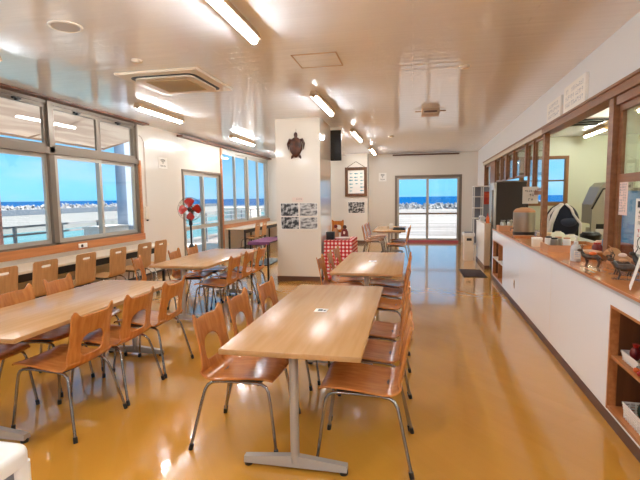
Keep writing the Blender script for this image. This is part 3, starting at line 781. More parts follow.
for x, y, deg, lab in CH:
    if proto_c is None: o = proto_c = make_chair(lab)
    else: o = copy_tree(proto_c)
    o['label'] = lab; o['group'] = 'plywood dining chairs'; o.location = (x, y, 0); o.rotation_euler = (0, 0, math.radians(deg))
BC = [(3.72, 'first, cut by the frame edge'), (4.26, 'second from the frame edge'), (4.90, 'third from the frame edge, below the sill switch'), (5.53, 'fourth from the frame edge'), (6.17, 'fifth from the frame edge'), (6.62, 'last before the bare wall')]
proto_b = None
def bench(x, y, deg, lab, grp):
    global proto_b
    if proto_b is None: o = proto_b = make_bench_chair(lab)
    else: o = copy_tree(proto_b)
    o['label'] = lab; o['group'] = grp; o.location = (x, y, 0); o.rotation_euler = (0, 0, math.radians(deg))
for y, nm in BC: bench(-4.20, y, 180, 'slot-back wooden chair at the big-window ledge, ' + nm, 'slot-back chairs along the big windows')
bench(-4.25, 11.48, 180, 'slot-back wooden chair at the far window ledge, nearer of two', 'slot-back chairs along the far windows')
bench(-4.25, 12.06, 180, 'slot-back wooden chair at the far window ledge, farther of two', 'slot-back chairs along the far windows')

# ledge tables under the windows
def ledge(y0, y1, x1, label, legs):
    t = thing('window_ledge_table', label, 'table', (XL + .04, y0, 0))
    d = x1 - (XL + .04); n = y1 - y0
    bx('tabletop', (0, 0, .665), (d, n, .70), M_cream_top, t, .004)
    bx('apron', (d - .06, .06, .57), (d - .03, n - .06, .665), M_black_metal, t)
    for y in legs:
        for x in (.06, d - .05): bx('leg', (x - .02, y - y0 - .02, 0), (x + .02, y - y0 + .02, .665), M_black_metal, t)
    bx('foot_rail', (d - .06, .12, .22), (d - .04, n - .12, .25), M_black_metal, t)
ledge(-2.0, 7.40, -4.30, 'long cream-topped ledge table under the big windows', (-1.9, .1, 2.1, 3.99, 5.215, 7.25))
ledge(11.2, 14.8, -4.28, 'long cream-topped ledge table with black legs under the far windows', (11.25, 12.9, 14.68))

# purple-topped side table beside the column
t = thing('side_table', 'narrow dark-legged side table with a purple cloth, left of the column', 'table', (-2.62, 7.85, 0))
bx('tabletop', (-.15, -.5, .71), (.22, .5, .73), M_black_metal, t)
MB().box((-.16, -.51, .73), (.23, .51, .738)).box((-.16, -.515, .69), (.23, -.51, .735)).build('cloth', M_purple, t)
for x in (-.12, .19):
    for y in (-.47, .47): bx('leg', (x - .014, y - .014, 0), (x + .014, y + .014, .71), M_black_metal, t)
bx('shelf', (-.13, -.48, .32), (.20, .48, .335), M_black_metal, t)

# ------------------------------------------------------------------ fan
t = thing('stand_fan', 'black stand fan with red blades in front of the glazed side door', 'fan', (-4.10, 7.85, 0))
for a in (20, 140, 260):
    c, s = math.cos(math.radians(a)), math.sin(math.radians(a))
    MB().tube([(.03 * c, .03 * s, .60), (.08 * c, .08 * s, .52), (.36 * c, .36 * s, .01)], .013, 8).build('leg', M_black_metal, t)
MB().lathe([(.05, .50), (.075, .53), (.05, .60), (.028, .64)], n=16).build('tripod_collar', M_black, t)
MB().tube([(0, 0, .5), (0, 0, 1.12)], .018, 10).build('pole', M_black_metal, t)
MB().lathe([(.035, 1.0), (.035, 1.12)], n=12).build('height_clamp', M_black, t)
# head faces -y (toward the camera side), slightly turned
H = Matrix.Translation((0, 0, 1.30)) @ Matrix.Rotation(math.radians(14), 4, 'Z') @ Matrix.Rotation(math.radians(90), 4, 'X')
MB().lathe([(.0, -.20), (.06, -.19), (.075, -.10), (.06, -.02), (0, -.01)], n=16, M=H).box((-.035, -.20, -.14), (.035, -.02, -.06), .01, M=H).build('motor', M_black, t)
hub = MB().lathe([(.045, .0), (.045, .05), (.03, .065), (0, .07)], n=16, M=H).build('hub', M_black, t)
for k in range(4):
    b = MB(); a0 = math.radians(90 * k + 2)
    def bf(u, v, a0=a0):
        rr = .03 + .18 * u; wdt = (.56 - .2 * abs(u - .62) - (.35 * max(0, u - .85) / .15)) * (0.62 + .38 * min(1, u * 2.2))
        a = a0 + (v - .5) * 2 * wdt
        return H @ Vector((rr * math.cos(a), rr * math.sin(a), .03 + (v - .5) * .07))
    b.grid(bf, 10, 8); b.build('blade', M_red, t, solid=.004)
cg = MB()
for rad, zz in ((.225, .03), (.215, .075), (.215, -.03), (.12, .105), (.05, .112)):
    cg.tube([H @ Vector((rad * math.cos(2 * PI * k / 40), rad * math.sin(2 * PI * k / 40), zz)) for k in range(41)], .0022, 5, cap=False)
for k in range(20):
    a = 2 * PI * k / 20; c, s = math.cos(a), math.sin(a)
    cg.tube([H @ Vector((r_ * c, r_ * s, z_)) for r_, z_ in ((.05, .112), (.12, .105), (.19, .085), (.222, .05), (.225, .03), (.222, .0), (.19, -.04), (.07, -.06))], .0011, 4)
cg.build('wire_cage', mat('cage_wire', rgb(90, 84, 80), rough=.3, metal=.8), t)

# ------------------------------------------------------------------ ceiling fittings
def lamp(x, y0, y1, label, kit=False, par=None):
    t = thing('ceiling_lamp', label, 'ceiling lamp', (x, (y0 + y1) / 2, ZC), group='tube ceiling lamps')
    h = (y1 - y0) / 2
    MB().prism([(-.035, 0), (.035, 0), (.060, -.064), (.05, -.067), (-.05, -.067), (-.060, -.064)], 2 * h, Matrix(((1, 0, 0, 0), (0, 0, 1, -h), (0, 1, 0, 0), (0, 0, 0, 1)))).build('housing', M_lampbody, t, smooth=0)
    MB().tube([(0, -h + .02, -.074), (0, h - .02, -.074)], .028, 14).build('tube', M_tube_k if kit else (M_tube_added if (y0 < 0 and x > 0) else (M_tube_w if x < -3 else M_tube)), t)
    MB().box((-.024, -h, -.092), (.024, -h + .025, -.040), .004).build('socket', M_lampbody, t); MB().box((-.024, h - .025, -.092), (.024, h, -.040), .004).build('socket', M_lampbody, t)
    return t
lamp(-1.30, 2.48, 3.73, 'tube lamp on the ceiling above the foreground table, nearest of the middle row')
lamp(-1.26, 5.85, 7.20, 'tube lamp on the ceiling just before the column')
lamp(-1.19, 9.20, 10.7, 'tube lamp on the ceiling beyond the column, before the framed chart')
lamp(-1.13, 12.6, 14.1, 'tube lamp on the ceiling farthest back, near the far wall')
lamp(-3.85, 2.45, 3.70, 'tube lamp on the ceiling at the window side, its end just inside the frame')
lamp(-3.86, 5.93, 7.20, 'tube lamp on the ceiling beyond the air conditioner, near the window corner')
lamp(-3.85, 9.35, 10.75, 'tube lamp on the ceiling above the glazed side door')
lamp(-3.85, 12.6, 14.0, 'tube lamp on the ceiling at the far windows, behind the column')
lamp(-1.30, -.9, .35, 'tube lamp on the ceiling behind the camera, middle row'); lamp(-3.85, -.9, .35, 'tube lamp on the ceiling behind the camera, window row'); lamp(.85, -1.3, -.05, 'added fill tube lamp on the ceiling behind the camera, counter side')  # rows continued out of view; the counter-side lamp is added to brighten the foreground

t = thing('ceiling_air_conditioner', 'large square ceiling cassette air conditioner above the window tables', 'air conditioner', (-2.71, 5.0, ZC))
ac = MB(); ac.box((-.49, -.49, -.03), (.49, .49, 0), .008)
ac.build('panel', M_offwhite, t)
ring = MB()
def rrect(a, r, n=8):
    p = []
    for cx, cy_, a0 in ((a - r, a - r, 0), (-a + r, a - r, PI / 2), (-a + r, -a + r, PI), (a - r, -a + r, 1.5 * PI)):
        for i in range(n + 1): p.append((cx + r * math.cos(a0 + PI / 2 * i / n), cy_ + r * math.sin(a0 + PI / 2 * i / n)))
    return p
ring.prism(rrect(.39, .10), .006, Matrix.Translation((0, 0, -.036))); ring.build('air_slot', M_black, t, smooth=0)
cp = MB(); cp.prism(rrect(.355, .09), .016, Matrix.Translation((0, 0, -.052))); cpo = cp.build('cover', M_offwhite, t, smooth=0)
gr = MB(); gr.box((-.25, -.25, -.056), (.25, .25, -.052))
for k in range(20): gr.box((-.25, -.245 + k * .0255, -.061), (.25, -.245 + k * .0255 + .012, -.056))
gr.build('grille', M_grille, cpo, smooth=0)
t = thing('ceiling_speaker', 'round grey speaker disc set in the ceiling near the windows', 'speaker', (-2.71, 3.25, ZC))
MB().lathe([(.125, 0), (.125, -.008), (.11, -.012), (.105, -.008)], n=32).build('rim', M_white, t); MB().lathe([(.105, -.004), (.105, -.0085), (0, -.012)], n=32).build('grille', mat('speaker_grille', rgb(204, 206, 214), rough=.7), t)
def detector(x, y, lab):
    t = thing('smoke_detector', lab, 'smoke detector', (x, y, ZC))
    MB().lathe([(.055, 0), (.055, -.012), (.05, -.02)], n=20).build('base', M_offwhite, t); MB().lathe([(.035, -.02), (.03, -.028), (0, -.03)], n=16).build('sensor', M_offwhite, t)
detector(-2.69, 4.17, 'small round detector on the ceiling beside the air conditioner'); detector(.54, 5.18, 'small round detector on the ceiling toward the counter'); detector(-.48, 10.6, 'small round detector on the ceiling toward the far door')
t = thing('ceiling_hatch', 'square access hatch with a thin frame in the ceiling', 'hatch', (-.94, 4.60, ZC))
hf = MB(); a = .225
hf.box((-a, -a, -.008), (a, -a + .012, 0)); hf.box((-a, a - .012, -.008), (a, a, 0)); hf.box((-a, -a, -.008), (-a + .012, a, 0)); hf.box((a - .012, -a, -.008), (a, a, 0)); hf.build('rim', M_greybrown, t, smooth=0)
bx('panel', (-a + .012, -a + .012, -.003), (a - .012, a - .012, 0), M_ceiling, t)
t = thing('ceiling_sensor_box', 'brownish box fitting with side arms hanging on the ceiling over the aisle', 'ceiling fitting', (.28, 7.6, ZC))
bx('body', (-.14, -.13, -.09), (.14, .13, 0), M_greybrown, t, .015); bx('slot', (-.10, -.135, -.06), (.10, -.13, -.035), M_baseboard, t)
MB().box((-.24, -.02, -.03), (-.14, .02, -.015)).build('arm', M_greybrown, t); MB().box((.14, -.02, -.03), (.24, .02, -.015)).build('arm', M_greybrown, t)
# slim black panel hanging by the column
t = thing('hanging_monitor', 'tall black panel hung under the ceiling behind the column', 'display', (-1.50, 9.02, 2.22))
bx('screen', (-.11, -.02, 0), (.11, .03, .60), M_black, t, .006); bx('top_bracket', (-.12, -.03, .60), (.12, .06, .65), M_white, t, .004); bx('back_box', (-.09, .03, .08), (.09, .08, .5), M_black, t)

# ------------------------------------------------------------------ wall signs
def strokes(mb, x0, x1, z0, z1, rows, cols, M, seed, fill=.72):
    """rows of small glyph blocks, flat"""
    rnd = random.Random(seed); rh = (z1 - z0) / rows; cw = (x1 - x0) / cols
    for r in range(rows):
        for c in range(cols):
            if rnd.random() > .93: continue
            cx = x0 + cw * (c + .5); cz = z0 + rh * (r + .5); wv, hv = cw * fill / 2, rh * fill / 2
            for q in range(3):
                if rnd.random() < .5: zz = cz + hv * rnd.uniform(-.8, .8); mb.box((cx - wv, -.0006, zz - hv * .13), (cx + wv, 0, zz + hv * .13), M=M)
                else: xx = cx + wv * rnd.uniform(-.8, .8); mb.box((xx - wv * .14, -.0006, cz - hv), (xx + wv * .14, 0, cz + hv), M=M)
def text(body, size, m, parent, M, name='lettering'):
    cu = bpy.data.curves.new(name, 'FONT'); cu.body = body; cu.size = size; cu.align_x = 'CENTER'; cu.extrude = .0004
    tmp = bpy.data.objects.new('tmp', cu); C.objects.link(tmp)
    dg = bpy.context.evaluated_depsgraph_get(); me = bpy.data.meshes.new_from_object(tmp.evaluated_get(dg)); me.name = name
    bpy.data.objects.remove(tmp); me.transform(M); me.materials.clear(); me.materials.append(m)
    o = bpy.data.objects.new(name, me); C.objects.link(o); o.parent = parent; return o
def wifi(label, loc, rz, s=1.0):
    t = thing('wireless_sign', label, 'sign', loc, rz)
    bx('card', (-.11 * s, -.003, -.12 * s), (.11 * s, 0, .12 * s), M_paper, t)
    g = MB()
    for r in (.03, .055, .08):
        g.tube([(r * s * math.cos(a), -.0035, .0 * s + r * s * math.sin(a)) for a in [math.radians(45 + 90 * k / 10) for k in range(11)]], .0055 * s, 5)
    g.ball((0, -.0035, 0), (.011 * s, .002, .011 * s), 8); g.build('symbol', M_ink, t)
    text('Wi-Fi', .055 * s, M_ink, t, Matrix.Translation((0, -.0035, -.085 * s)) @ Matrix.Rotation(PI / 2, 4, 'X'))
    return t
o_ = wifi('white wireless internet sign on the side wall between the windows', (XL + .003, 8.26, 2.21), PI / 2, 1.0); o_.scale = (1.5, 1, .9)
wifi('wireless internet sign on the far wall left of the glazed door', (-.95, YF - .001, 2.13), 0, 1.15)
# window opener with cable
t = thing('window_opener', 'cream window crank box with its cable on the side wall beside the big window', 'window opener', (XL, 7.60, 1.12))
bx('crank_box', (0, -.05, 0), (.05, .05, .24), M_offwhite, t, .008); MB().tube([(.03, 0, -.03), (.03, 0, .0)], .02, 10).build('handle', M_black_metal, t)
MB().tube([(.02, .015, .24), (.02, .015, 1.30), (.02, .0, 1.42), (.02, -.06, 1.50), (.02, -.14, 1.53)], .005, 6).build('cable', M_greybrown, t)
MB().tube([(.02, -.015, .24), (.02, -.015, 1.2), (.02, -.015, 1.42)], .004, 6).build('cable', M_greybrown, t)
t = thing('sill_thermometer', 'small white meter with a black dot on the wooden window sill', 'meter', (XL + .035, 5.86, .815))
bx('body', (0, -.085, -.03), (.02, .085, .035), M_white, t, .004); MB().lathe([(.022, 0), (.022, .006), (0, .007)], n=14, M=Matrix.Translation((.02, -.03, 0)) @ Matrix.Rotation(PI / 2, 4, 'Y')).build('dial', M_black, t)

# column decorations (front face y = 7.75)
def turtle():
    t = thing('turtle_specimen', 'dark brown mounted sea turtle hanging high on the column front', 'wall ornament', (-1.99, 7.75, 2.365)); t.scale = (.86, 1, .97)
    b = MB(); b.ball((0, -.035, 0), (.135, .05, .185), 20)
    for v in b.bm.verts:
        if v.co.z < 0: v.co.x *= 1 - .45 * (min(1, -v.co.z / .185)) ** 2
    b.build('shell', M_turtle, t)
    MB().ball((0, -.03, .215), (.04, .035, .055), 12).tube([(0, -.03, .15), (0, -.03, .22)], .03, 8).build('head', M_turtle, t)
    for sx in (-1, 1):
        f = MB(); f.tube([(sx * .07, -.02, .12), (sx * .13, -.02, .13), (sx * .165, -.02, .06), (sx * .155, -.02, -.04)], [.03, .034, .026, .006], 8)
        f.build('front_flipper', M_turtle, t)
        MB().tube([(sx * .05, -.02, -.13), (sx * .085, -.02, -.17), (sx * .10, -.02, -.20)], [.02, .024, .01], 8).build('rear_flipper', M_turtle, t)
    MB().tube([(0, -.005, .25), (0, -.005, .33)], .003, 5).build('cord', M_rope, t)
turtle()
PH = [(-2.29, -1.97, 1.17, 1.39, 'upper left old black-and-white photograph on the column', M_photo_dark), (-1.945, -1.63, 1.17, 1.39, 'upper right old black-and-white photograph on the column', M_photo_lite),
      (-2.285, -1.965, .94, 1.15, 'lower left old black-and-white photograph on the column', M_photo_dark), (-1.94, -1.63, .94, 1.14, 'lower right old black-and-white photograph on the column', M_photo_lite)]
for i, (xa_, xb_, za, zb, lab, mm) in enumerate(PH):
    t = thing('old_photograph', lab, 'photograph', ((xa_ + xb_) / 2, 7.75, za), group='old photographs on the column')
    hw_, hh = (xb_ - xa_) / 2, zb - za
    bx('print', (-hw_, -.004, 0), (hw_, 0, hh), mm, t); bx('border', (-hw_ - .006, -.003, -.006), (hw_ + .006, 0, hh + .006), M_paper, t)
t = thing('caption_card', 'pinkish caption card above the column photographs', 'card', (-1.98, 7.75, 1.42)); bx('card', (-.10, -.003, 0), (.10, 0, .075), mat('caption', rgb(226, 204, 190), rough=.8), t)
g = MB(); strokes(g, -.03, .08, .035, .06, 1, 4, Matrix.Translation((0, -.0032, 0)), 3); g.build('lettering', M_ink, t, smooth=0)
for xc, lab in ((-2.12, 'thin caption strip under the lower left column photograph'), (-1.79, 'thin caption strip under the lower right column photograph')):
    t = thing('caption_strip', lab, 'card', (xc, 7.75, .885)); bx('card', (-.14, -.002, 0), (.16, 0, .022), M_offwhite, t)
    g = MB(); strokes(g, -.13, .12, .004, .018, 1, 14, Matrix.Translation((0, -.0022, 0)), 5, .6); g.build('lettering', M_grey_ink, t, smooth=0)
# chart and photograph on the pilaster (front y = 14.5)
t = thing('framed_chart', 'wood-framed chart of small blue fish hanging from a string', 'framed picture', (-1.765, 14.5, 1.51))
f = MB(); W_, H_, fwid = .355, .93, .095
f.box((-W_, -.04, 0), (-W_ + fwid, 0, H_), .006); f.box((W_ - fwid, -.04, 0), (W_, 0, H_), .006); f.box((-W_ + fwid, -.038, 0), (W_ - fwid, 0, fwid), .006); f.box((-W_ + fwid, -.038, H_ - fwid), (W_ - fwid, 0, H_), .006)
f.build('frame', M_frame_wood, t)
sh = bx('chart_sheet', (-W_ + fwid, -.012, fwid), (W_ - fwid, -.004, H_ - fwid), M_paper, t)
g = MB(); rnd = random.Random(4)
for r in range(6):
    for c in range(3):
        if rnd.random() < .12: continue
        x = -.16 + .16 * c + rnd.uniform(-.02, .02); z = .18 + .11 * r + rnd.uniform(-.01, .01); s_ = rnd.uniform(.7, 1.2)
        g.ball((x, -.013, z), (.045 * s_, .002, .018 * s_), 8); g.prism([(.04, 0), (.07, .02), (.07, -.02)], .002, Matrix(((s_, 0, 0, x), (0, 0, -1, -.012), (0, s_, 0, z), (0, 0, 0, 1))))
g.build('fish_print', M_teal_ink, sh, smooth=0)
MB().tube([(-.28, -.02, H_), (-.02, -.012, H_ + .17), (.02, -.012, H_ + .17), (.28, -.02, H_)], .008, 6).build('string', M_rope, t)
t = thing('old_photograph', 'single dark photograph below the framed chart', 'photograph', (-1.755, 14.5, .98)); bx('print', (-.26, -.006, 0), (.26, 0, .35), M_photo_dark, t); bx('border', (-.275, -.004, -.015), (.275, 0, .365), M_paper, t)
t = thing('caption_strip', 'small caption strip between chart and dark photograph', 'card', (-1.765, 14.5, 1.42)); bx('card', (-.09, -.003, 0), (.09, 0, .045), M_offwhite, t); g = MB(); strokes(g, -.08, .08, .008, .036, 1, 5, Matrix.Translation((0, -.0032, 0)), 9); g.build('lettering', M_ink, t, smooth=0)

# ------------------------------------------------------------------ gingham table by the column
def gingham(x0, x1, y0, y1, zt):
    t = thing('gingham_table', 'table under a floor-length red and white gingham cloth beside the column', 'table', ((x0 + x1) / 2, (y0 + y1) / 2, 0))
    hx, hy = (x1 - x0) / 2, (y1 - y0) / 2
    bx('tabletop', (-hx + .01, -hy + .01, zt - .03), (hx - .01, hy - .01, zt - .003), M_table, t)
    for sx in (-1, 1):
        for sy in (-1, 1): bx('leg', (sx * (hx - .04) - .02, sy * (hy - .04) - .02, 0), (sx * (hx - .04) + .02, sy * (hy - .04) + .02, zt - .03), M_grey_metal, t)
    bm = bmesh.new(); uv = bm.loops.layers.uv.new('UVMap')
    per = []; N = 24
    for (ax, ay, bx_, by) in ((-hx, -hy, hx, -hy), (hx, -hy, hx, hy), (hx, hy, -hx, hy), (-hx, hy, -hx, -hy)):
        for i in range(N): per.append((ax + (bx_ - ax) * i / N, ay + (by - ay) * i / N))
    n = len(per); levels = [zt, .55, .38, .2, .03]; rows = []; dist = [0]
    for i in range(n): a, b = per[i], per[(i + 1) % n]; dist.append(dist[-1] + math.hypot(b[0] - a[0], b[1] - a[1]))
    for li, z in enumerate(levels):
        k = li / 4; row = []
        for i, (x, y) in enumerate(per):
            rr = 1 + .05 * k + .035 * k * math.sin(i * 2 * PI / 8)
            row.append(bm.verts.new((x * rr, y * rr, z)))
        rows.append(row)
    for li in range(4):
        for i in range(n):
            j = (i + 1) % n; f = bm.faces.new((rows[li][i], rows[li][j], rows[li + 1][j], rows[li + 1][i]))
            for l, (u, v) in zip(f.loops, ((dist[i], levels[li]), (dist[i + 1], levels[li]), (dist[i + 1], levels[li + 1]), (dist[i], levels[li + 1]))): l[uv].uv = (u, v)
    f = bm.faces.new(rows[0])
    for l in f.loops: l[uv].uv = (l.vert.co.x + hx, l.vert.co.y + hy)
    me = bpy.data.meshes.new('gingham_cloth'); bm.to_mesh(me); bm.free(); me.materials.append(M_cloth_red)
    me.polygons.foreach_set('use_smooth', [True] * len(me.polygons)); me.set_sharp_from_angle(angle=math.radians(50))
    o = bpy.data.objects.new('gingham_cloth', me); C.objects.link(o); o.parent = t
gingham(-1.53, -1.03, 7.82, 8.62, .73)
t = thing('black_box', 'black box on the gingham table against the column', 'box', (-1.44, 7.97, .732)); bx('body', (-.07, -.05, 0), (.07, .09, .14), M_black, t, .008); bx('lid_seam', (-.071, -.051, .10), (.071, .091, .104), M_black_metal, t)
t = thing('serving_tray', 'white oval tray on the gingham table', 'tray', (-1.22, 8.0, .732)); MB().lathe([(.06, 0), (.10, .008), (.125, .04), (.118, .04), (.095, .014), (0, .012)], n=24, sx=1.15, sy=.9).build('dish', M_white, t)
t = thing('souvenir_doll', 'dark red and brown figure standing behind the white tray on the gingham table', 'figurine', (-1.22, 8.25, .732))
MB().lathe([(.05, 0), (.075, .03), (.065, .12), (.04, .17), (0, .18)], n=16).build('body', M_dark_red, t); MB().ball((0, 0, .205), .038, 12).build('head', M_turtle, t); MB().lathe([(.012, .08), (.02, .09), (.02, .12), (.012, .13)], (0, -.06, 0), n=10).build('bow', M_pink_paper, t)
t = thing('souvenir_doll', 'tan and red figure standing behind the black box on the gingham table', 'figurine', (-1.40, 8.32, .732))
MB().lathe([(.045, 0), (.06, .03), (.05, .13), (.03, .18), (0, .19)], n=16).build('body', M_tan, t); MB().ball((0, 0, .215), .036, 12).build('head', M_dark_red, t)

# ------------------------------------------------------------------ serving counter (right-hand frame)
t = thing('serving_counter', 'long white serving counter with a glossy wood top along the kitchen', 'counter', P0, A)
cf = MB(); Yn, Yf_ = 0.6, 8.50; n1a, n1b = 1.2, 3.18; n2a, n2b = 7.36, 8.40
cf.box((0, n1b, .06), (.05, n2a, .875)); cf.box((0, n2b, .06), (.05, Yf_, .875)); cf.box((0, Yn, .06), (.05, n1a, .875))
cf.box((0, n1a, .775), (.05, n1b, .875)); cf.box((0, n1a, .06), (.05, n1b, .085)); cf.box((0, n2a, .71), (.05, n2b, .875)); cf.box((0, n2a, .06), (.05, n2b, .09))
cf.box((.05, 8.45, .06), (.40, Yf_, .875))
cf.build('front_panel', M_counter_front, t, smooth=0)
js = MB()
for y in (4.6, 6.05): js.box((-.0008, y - .002, .07), (0, y + .002, .87))
js.build('panel_seam', M_offwhite, t, smooth=0)
bx('plinth', (-.002, Yn, 0), (.04, Yf_, .075), M_baseboard, t)
bx('edge_strip', (-.006, Yn, .862), (.03, Yf_ + .005, .880), M_edge_grey, t)
bx('edge_lip', (-.008, Yn, .880), (.02, Yf_ + .006, .8995), M_counter_edge, t, .003)
bx('worktop', (-.004, Yn, .880), (.66, Yf_, .90), M_counter_top, t)
# open niches
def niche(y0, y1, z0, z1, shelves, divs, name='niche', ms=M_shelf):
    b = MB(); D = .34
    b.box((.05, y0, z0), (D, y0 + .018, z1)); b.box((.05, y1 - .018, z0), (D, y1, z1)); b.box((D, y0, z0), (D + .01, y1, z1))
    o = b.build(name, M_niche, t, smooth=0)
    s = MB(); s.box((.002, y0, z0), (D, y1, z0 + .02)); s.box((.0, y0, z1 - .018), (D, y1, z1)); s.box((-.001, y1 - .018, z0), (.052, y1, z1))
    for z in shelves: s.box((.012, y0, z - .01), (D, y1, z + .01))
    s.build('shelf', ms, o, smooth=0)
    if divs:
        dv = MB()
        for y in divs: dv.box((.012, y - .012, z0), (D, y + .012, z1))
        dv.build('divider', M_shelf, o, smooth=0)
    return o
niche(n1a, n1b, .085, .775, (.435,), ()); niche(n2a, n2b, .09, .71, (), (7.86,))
bx('niche_shelf_edge', (-.001, n2a, .39), (.3, n2b, .41), M_white, t)
bx('back_board', (.60, Yn, .0), (.66, Yf_, .88), M_white_wall, t)
t = thing('wall_outlet', 'small grey outlet plate low on the counter front', 'outlet', RL(-.0005, 6.39, .24), A); bx('plate', (-.004, -.035, 0), (0, .035, .11), M_greybrown, t, .001); bx('slot', (-.006, -.008, .04), (-.004, .008, .07), M_black, t)
# kitchen side preparation bench behind the opening
t = thing('preparation_bench', 'stainless bench on the kitchen side behind the counter', 'bench', RL(.90, 5.0), A)
bx('top', (-.22, -1.6, .84), (.12, 2.6, .87), M_stainless, t, .005); bx('body', (-.20, -1.6, .02), (.10, 2.6, .84), M_stainless, t)

# ------------------------------------------------------------------ things on the counter
def ron(name, label, cat, x, y, z, turn=0.0, group=None):
    return thing(name, label, cat, RL(x, y, z), A + math.radians(turn), group)
ZT = 0.9005
# pot / urn
t = ron('soup_warmer', 'large stainless soup warmer with a beige domed lid near the far end of the counter', 'pot', .25, 7.15, ZT)
MB().lathe([(.15, 0), (.155, .03), (.15, .05)], n=28).build('base', M_black_metal, t)
MB().lathe([(.148, .05), (.152, .06), (.152, .33), (.146, .335)], n=32).build('body', M_stainless, t)
ld = MB().lathe([(.150, .335), (.150, .35), (.12, .385), (.05, .405), (0, .408)], n=28).build('lid', M_tan, t); MB().lathe([(.012, .40), (.02, .425), (0, .43)], n=12).build('knob', M_black, ld)
MB().tube([(-.15, -.03, .10), (-.19, -.05, .10), (-.19, -.05, .06)], .010, 8).build('tap', M_chrome, t)
t = ron('condiment_tray', 'pale wooden tray box holding jars beside the dark fridge', 'tray', .13, 7.95, ZT)
tb = MB(); tb.box((-.13, -.12, 0), (.13, .12, .015)); tb.box((-.13, -.12, .015), (.13, -.105, .09)); tb.box((-.13, .105, .015), (.13, .12, .09)); tb.box((-.13, -.105, .015), (-.115, .105, .09)); tb.box((.115, -.105, .015), (.13, .105, .09)); tb.build('box', M_tan, t, smooth=0)
for x, y, lab in ((-.05, -.02, 'silver-lidded jar in the pale tray, nearer the fridge'), (.06, .0, 'silver-lidded jar in the pale tray, nearer the soup warmer')):
    j = ron('jar', lab, 'jar', .13 + x, 7.95 + y, ZT + .0155, 0, 'jars in the pale tray'); MB().lathe([(.042, 0), (.045, .01), (.045, .11), (.034, .135)], n=18).build('body', M_stainless, j); MB().lathe([(.038, .135), (.038, .16), (.03, .168), (0, .17)], n=18).build('lid', M_chrome, j)
t = ron('wooden_board', 'thin wooden serving board before the soup warmer', 'board', .22, 6.78, ZT); bx('board', (-.17, -.10, 0), (.10, .10, .018), M_shelf, t, .004); MB().lathe([(.012, .0181), (.012, .0187)], (.07, 0, 0), n=12).build('hanging_hole', M_black, t)
t = ron('folded_towel', 'folded cream towel lying past the soup warmer', 'towel', .56, 6.98, ZT); MB().box((-.16, -.10, 0), (.14, .10, .022), .01).box((-.15, -.09, .022), (.13, .09, .045), .01).build('fold', mat('towel', rgb(240, 214, 180), rough=.95), t)
# hand-written notice hung from the rail
t = ron('hanging_notice', 'white hand-lettered notice hanging under the rail above the soup warmer', 'sign', .34, 7.2, 1.36, 12)
bx('sheet', (-.12, -.004, 0), (.11, 0, .25), M_paper, t, M_paper and 0.0)
g = MB(); strokes(g, -.09, .08, .17, .21, 1, 6, Matrix.Translation((0, -.0042, 0)), 1); strokes(g, -.09, .08, .10, .155, 1, 5, Matrix.Translation((0, -.0042, 0)), 2); strokes(g, -.04, .04, .03, .085, 1, 2, Matrix.Translation((0, -.0042, 0)), 8); g.build('lettering', M_ink, t, smooth=0)
MB().tube([(-.06, 0, .25), (-.06, .02, .30)], .003, 5).tube([(.05, 0, .25), (.05, .02, .30)], .003, 5).build('hanger', M_rope, t)
# condiment crate
t = ron('condiment_crate', 'long pale wooden crate of small containers in the middle of the counter', 'crate', .17, 5.10, ZT)
c = MB(); c.box((-.12, -.17, 0), (.14, .17, .012)); c.box((-.12, -.17, .012), (.14, -.158, .075)); c.box((-.12, .158, .012), (.14, .17, .075)); c.box((-.12, -.158, .012), (-.108, .158, .075)); c.box((.128, -.158, .012), (.14, .158, .075)); c.build('box', M_tan, t, smooth=0)
for k, (x, y, mm, lab) in enumerate(((-.06, .09, M_white, 'white canister at the far end of the wooden crate'), (.03, .06, M_stainless, 'steel canister in the wooden crate beside the white ones'), (-.04, -.06, M_stainless, 'steel canister at the near end of the wooden crate'), (.08, -.05, M_white, 'white canister at the kitchen side of the wooden crate'))):
    j = ron('canister', lab, 'canister', .17 + x, 5.10 + y, ZT + .0125, 0, 'canisters in the wooden crate'); MB().lathe([(.034, 0), (.037, .005), (.037, .11), (.030, .118)], n=16).build('body', mm, j); MB().lathe([(.032, .118), (.032, .132), (0, .136)], n=16).build('lid', M_tan if k % 2 else M_black, j)
t = ron('card_box', 'small cream box standing before the wooden crate', 'box', .07, 5.52, ZT); bx('body', (-.05, -.05, 0), (.05, .05, .10), M_offwhite, t, .004); bx('lid', (-.052, -.052, .085), (.052, .052, .104), M_paper, t, .003)
# bowls on the bench behind
for x, y, s_, lab in ((.56, 6.55, 1.0, 'pale green upturned bowl on the back of the counter'), (.58, 6.05, 1.05, 'white upturned bowl on the back of the counter, nearer the pump bottle')):
    t = ron('bowl', lab, 'bowl', x, y, ZT, 0, 'upturned bowls'); MB().lathe([(.10 * s_, 0), (.095 * s_, .03), (.07 * s_, .075), (.04 * s_, .09), (0, .09)], n=24).build('dish', mat('bowl_glaze', rgb(226, 224, 196), rough=.4), t); MB().lathe([(.036, .088), (.036, .10), (0, .10)], n=16).build('foot_ring', M_offwhite, t)
t = ron('wooden_tray', 'orange-brown wooden tray behind the crate', 'tray', .55, 5.45, ZT); c = MB(); c.box((-.13, -.22, 0), (.08, .22, .012)); c.box((-.13, -.22, .012), (-.12, .22, .05)); c.box((.07, -.22, .012), (.08, .22, .05)); c.box((-.12, -.22, .012), (.07, -.21, .05)); c.box((-.12, .21, .012), (.07, .22, .05)); c.build('box', M_shelf, t, smooth=0); bx('paper_liner', (-.115, -.2, .012), (.065, .2, .014), M_paper, t)
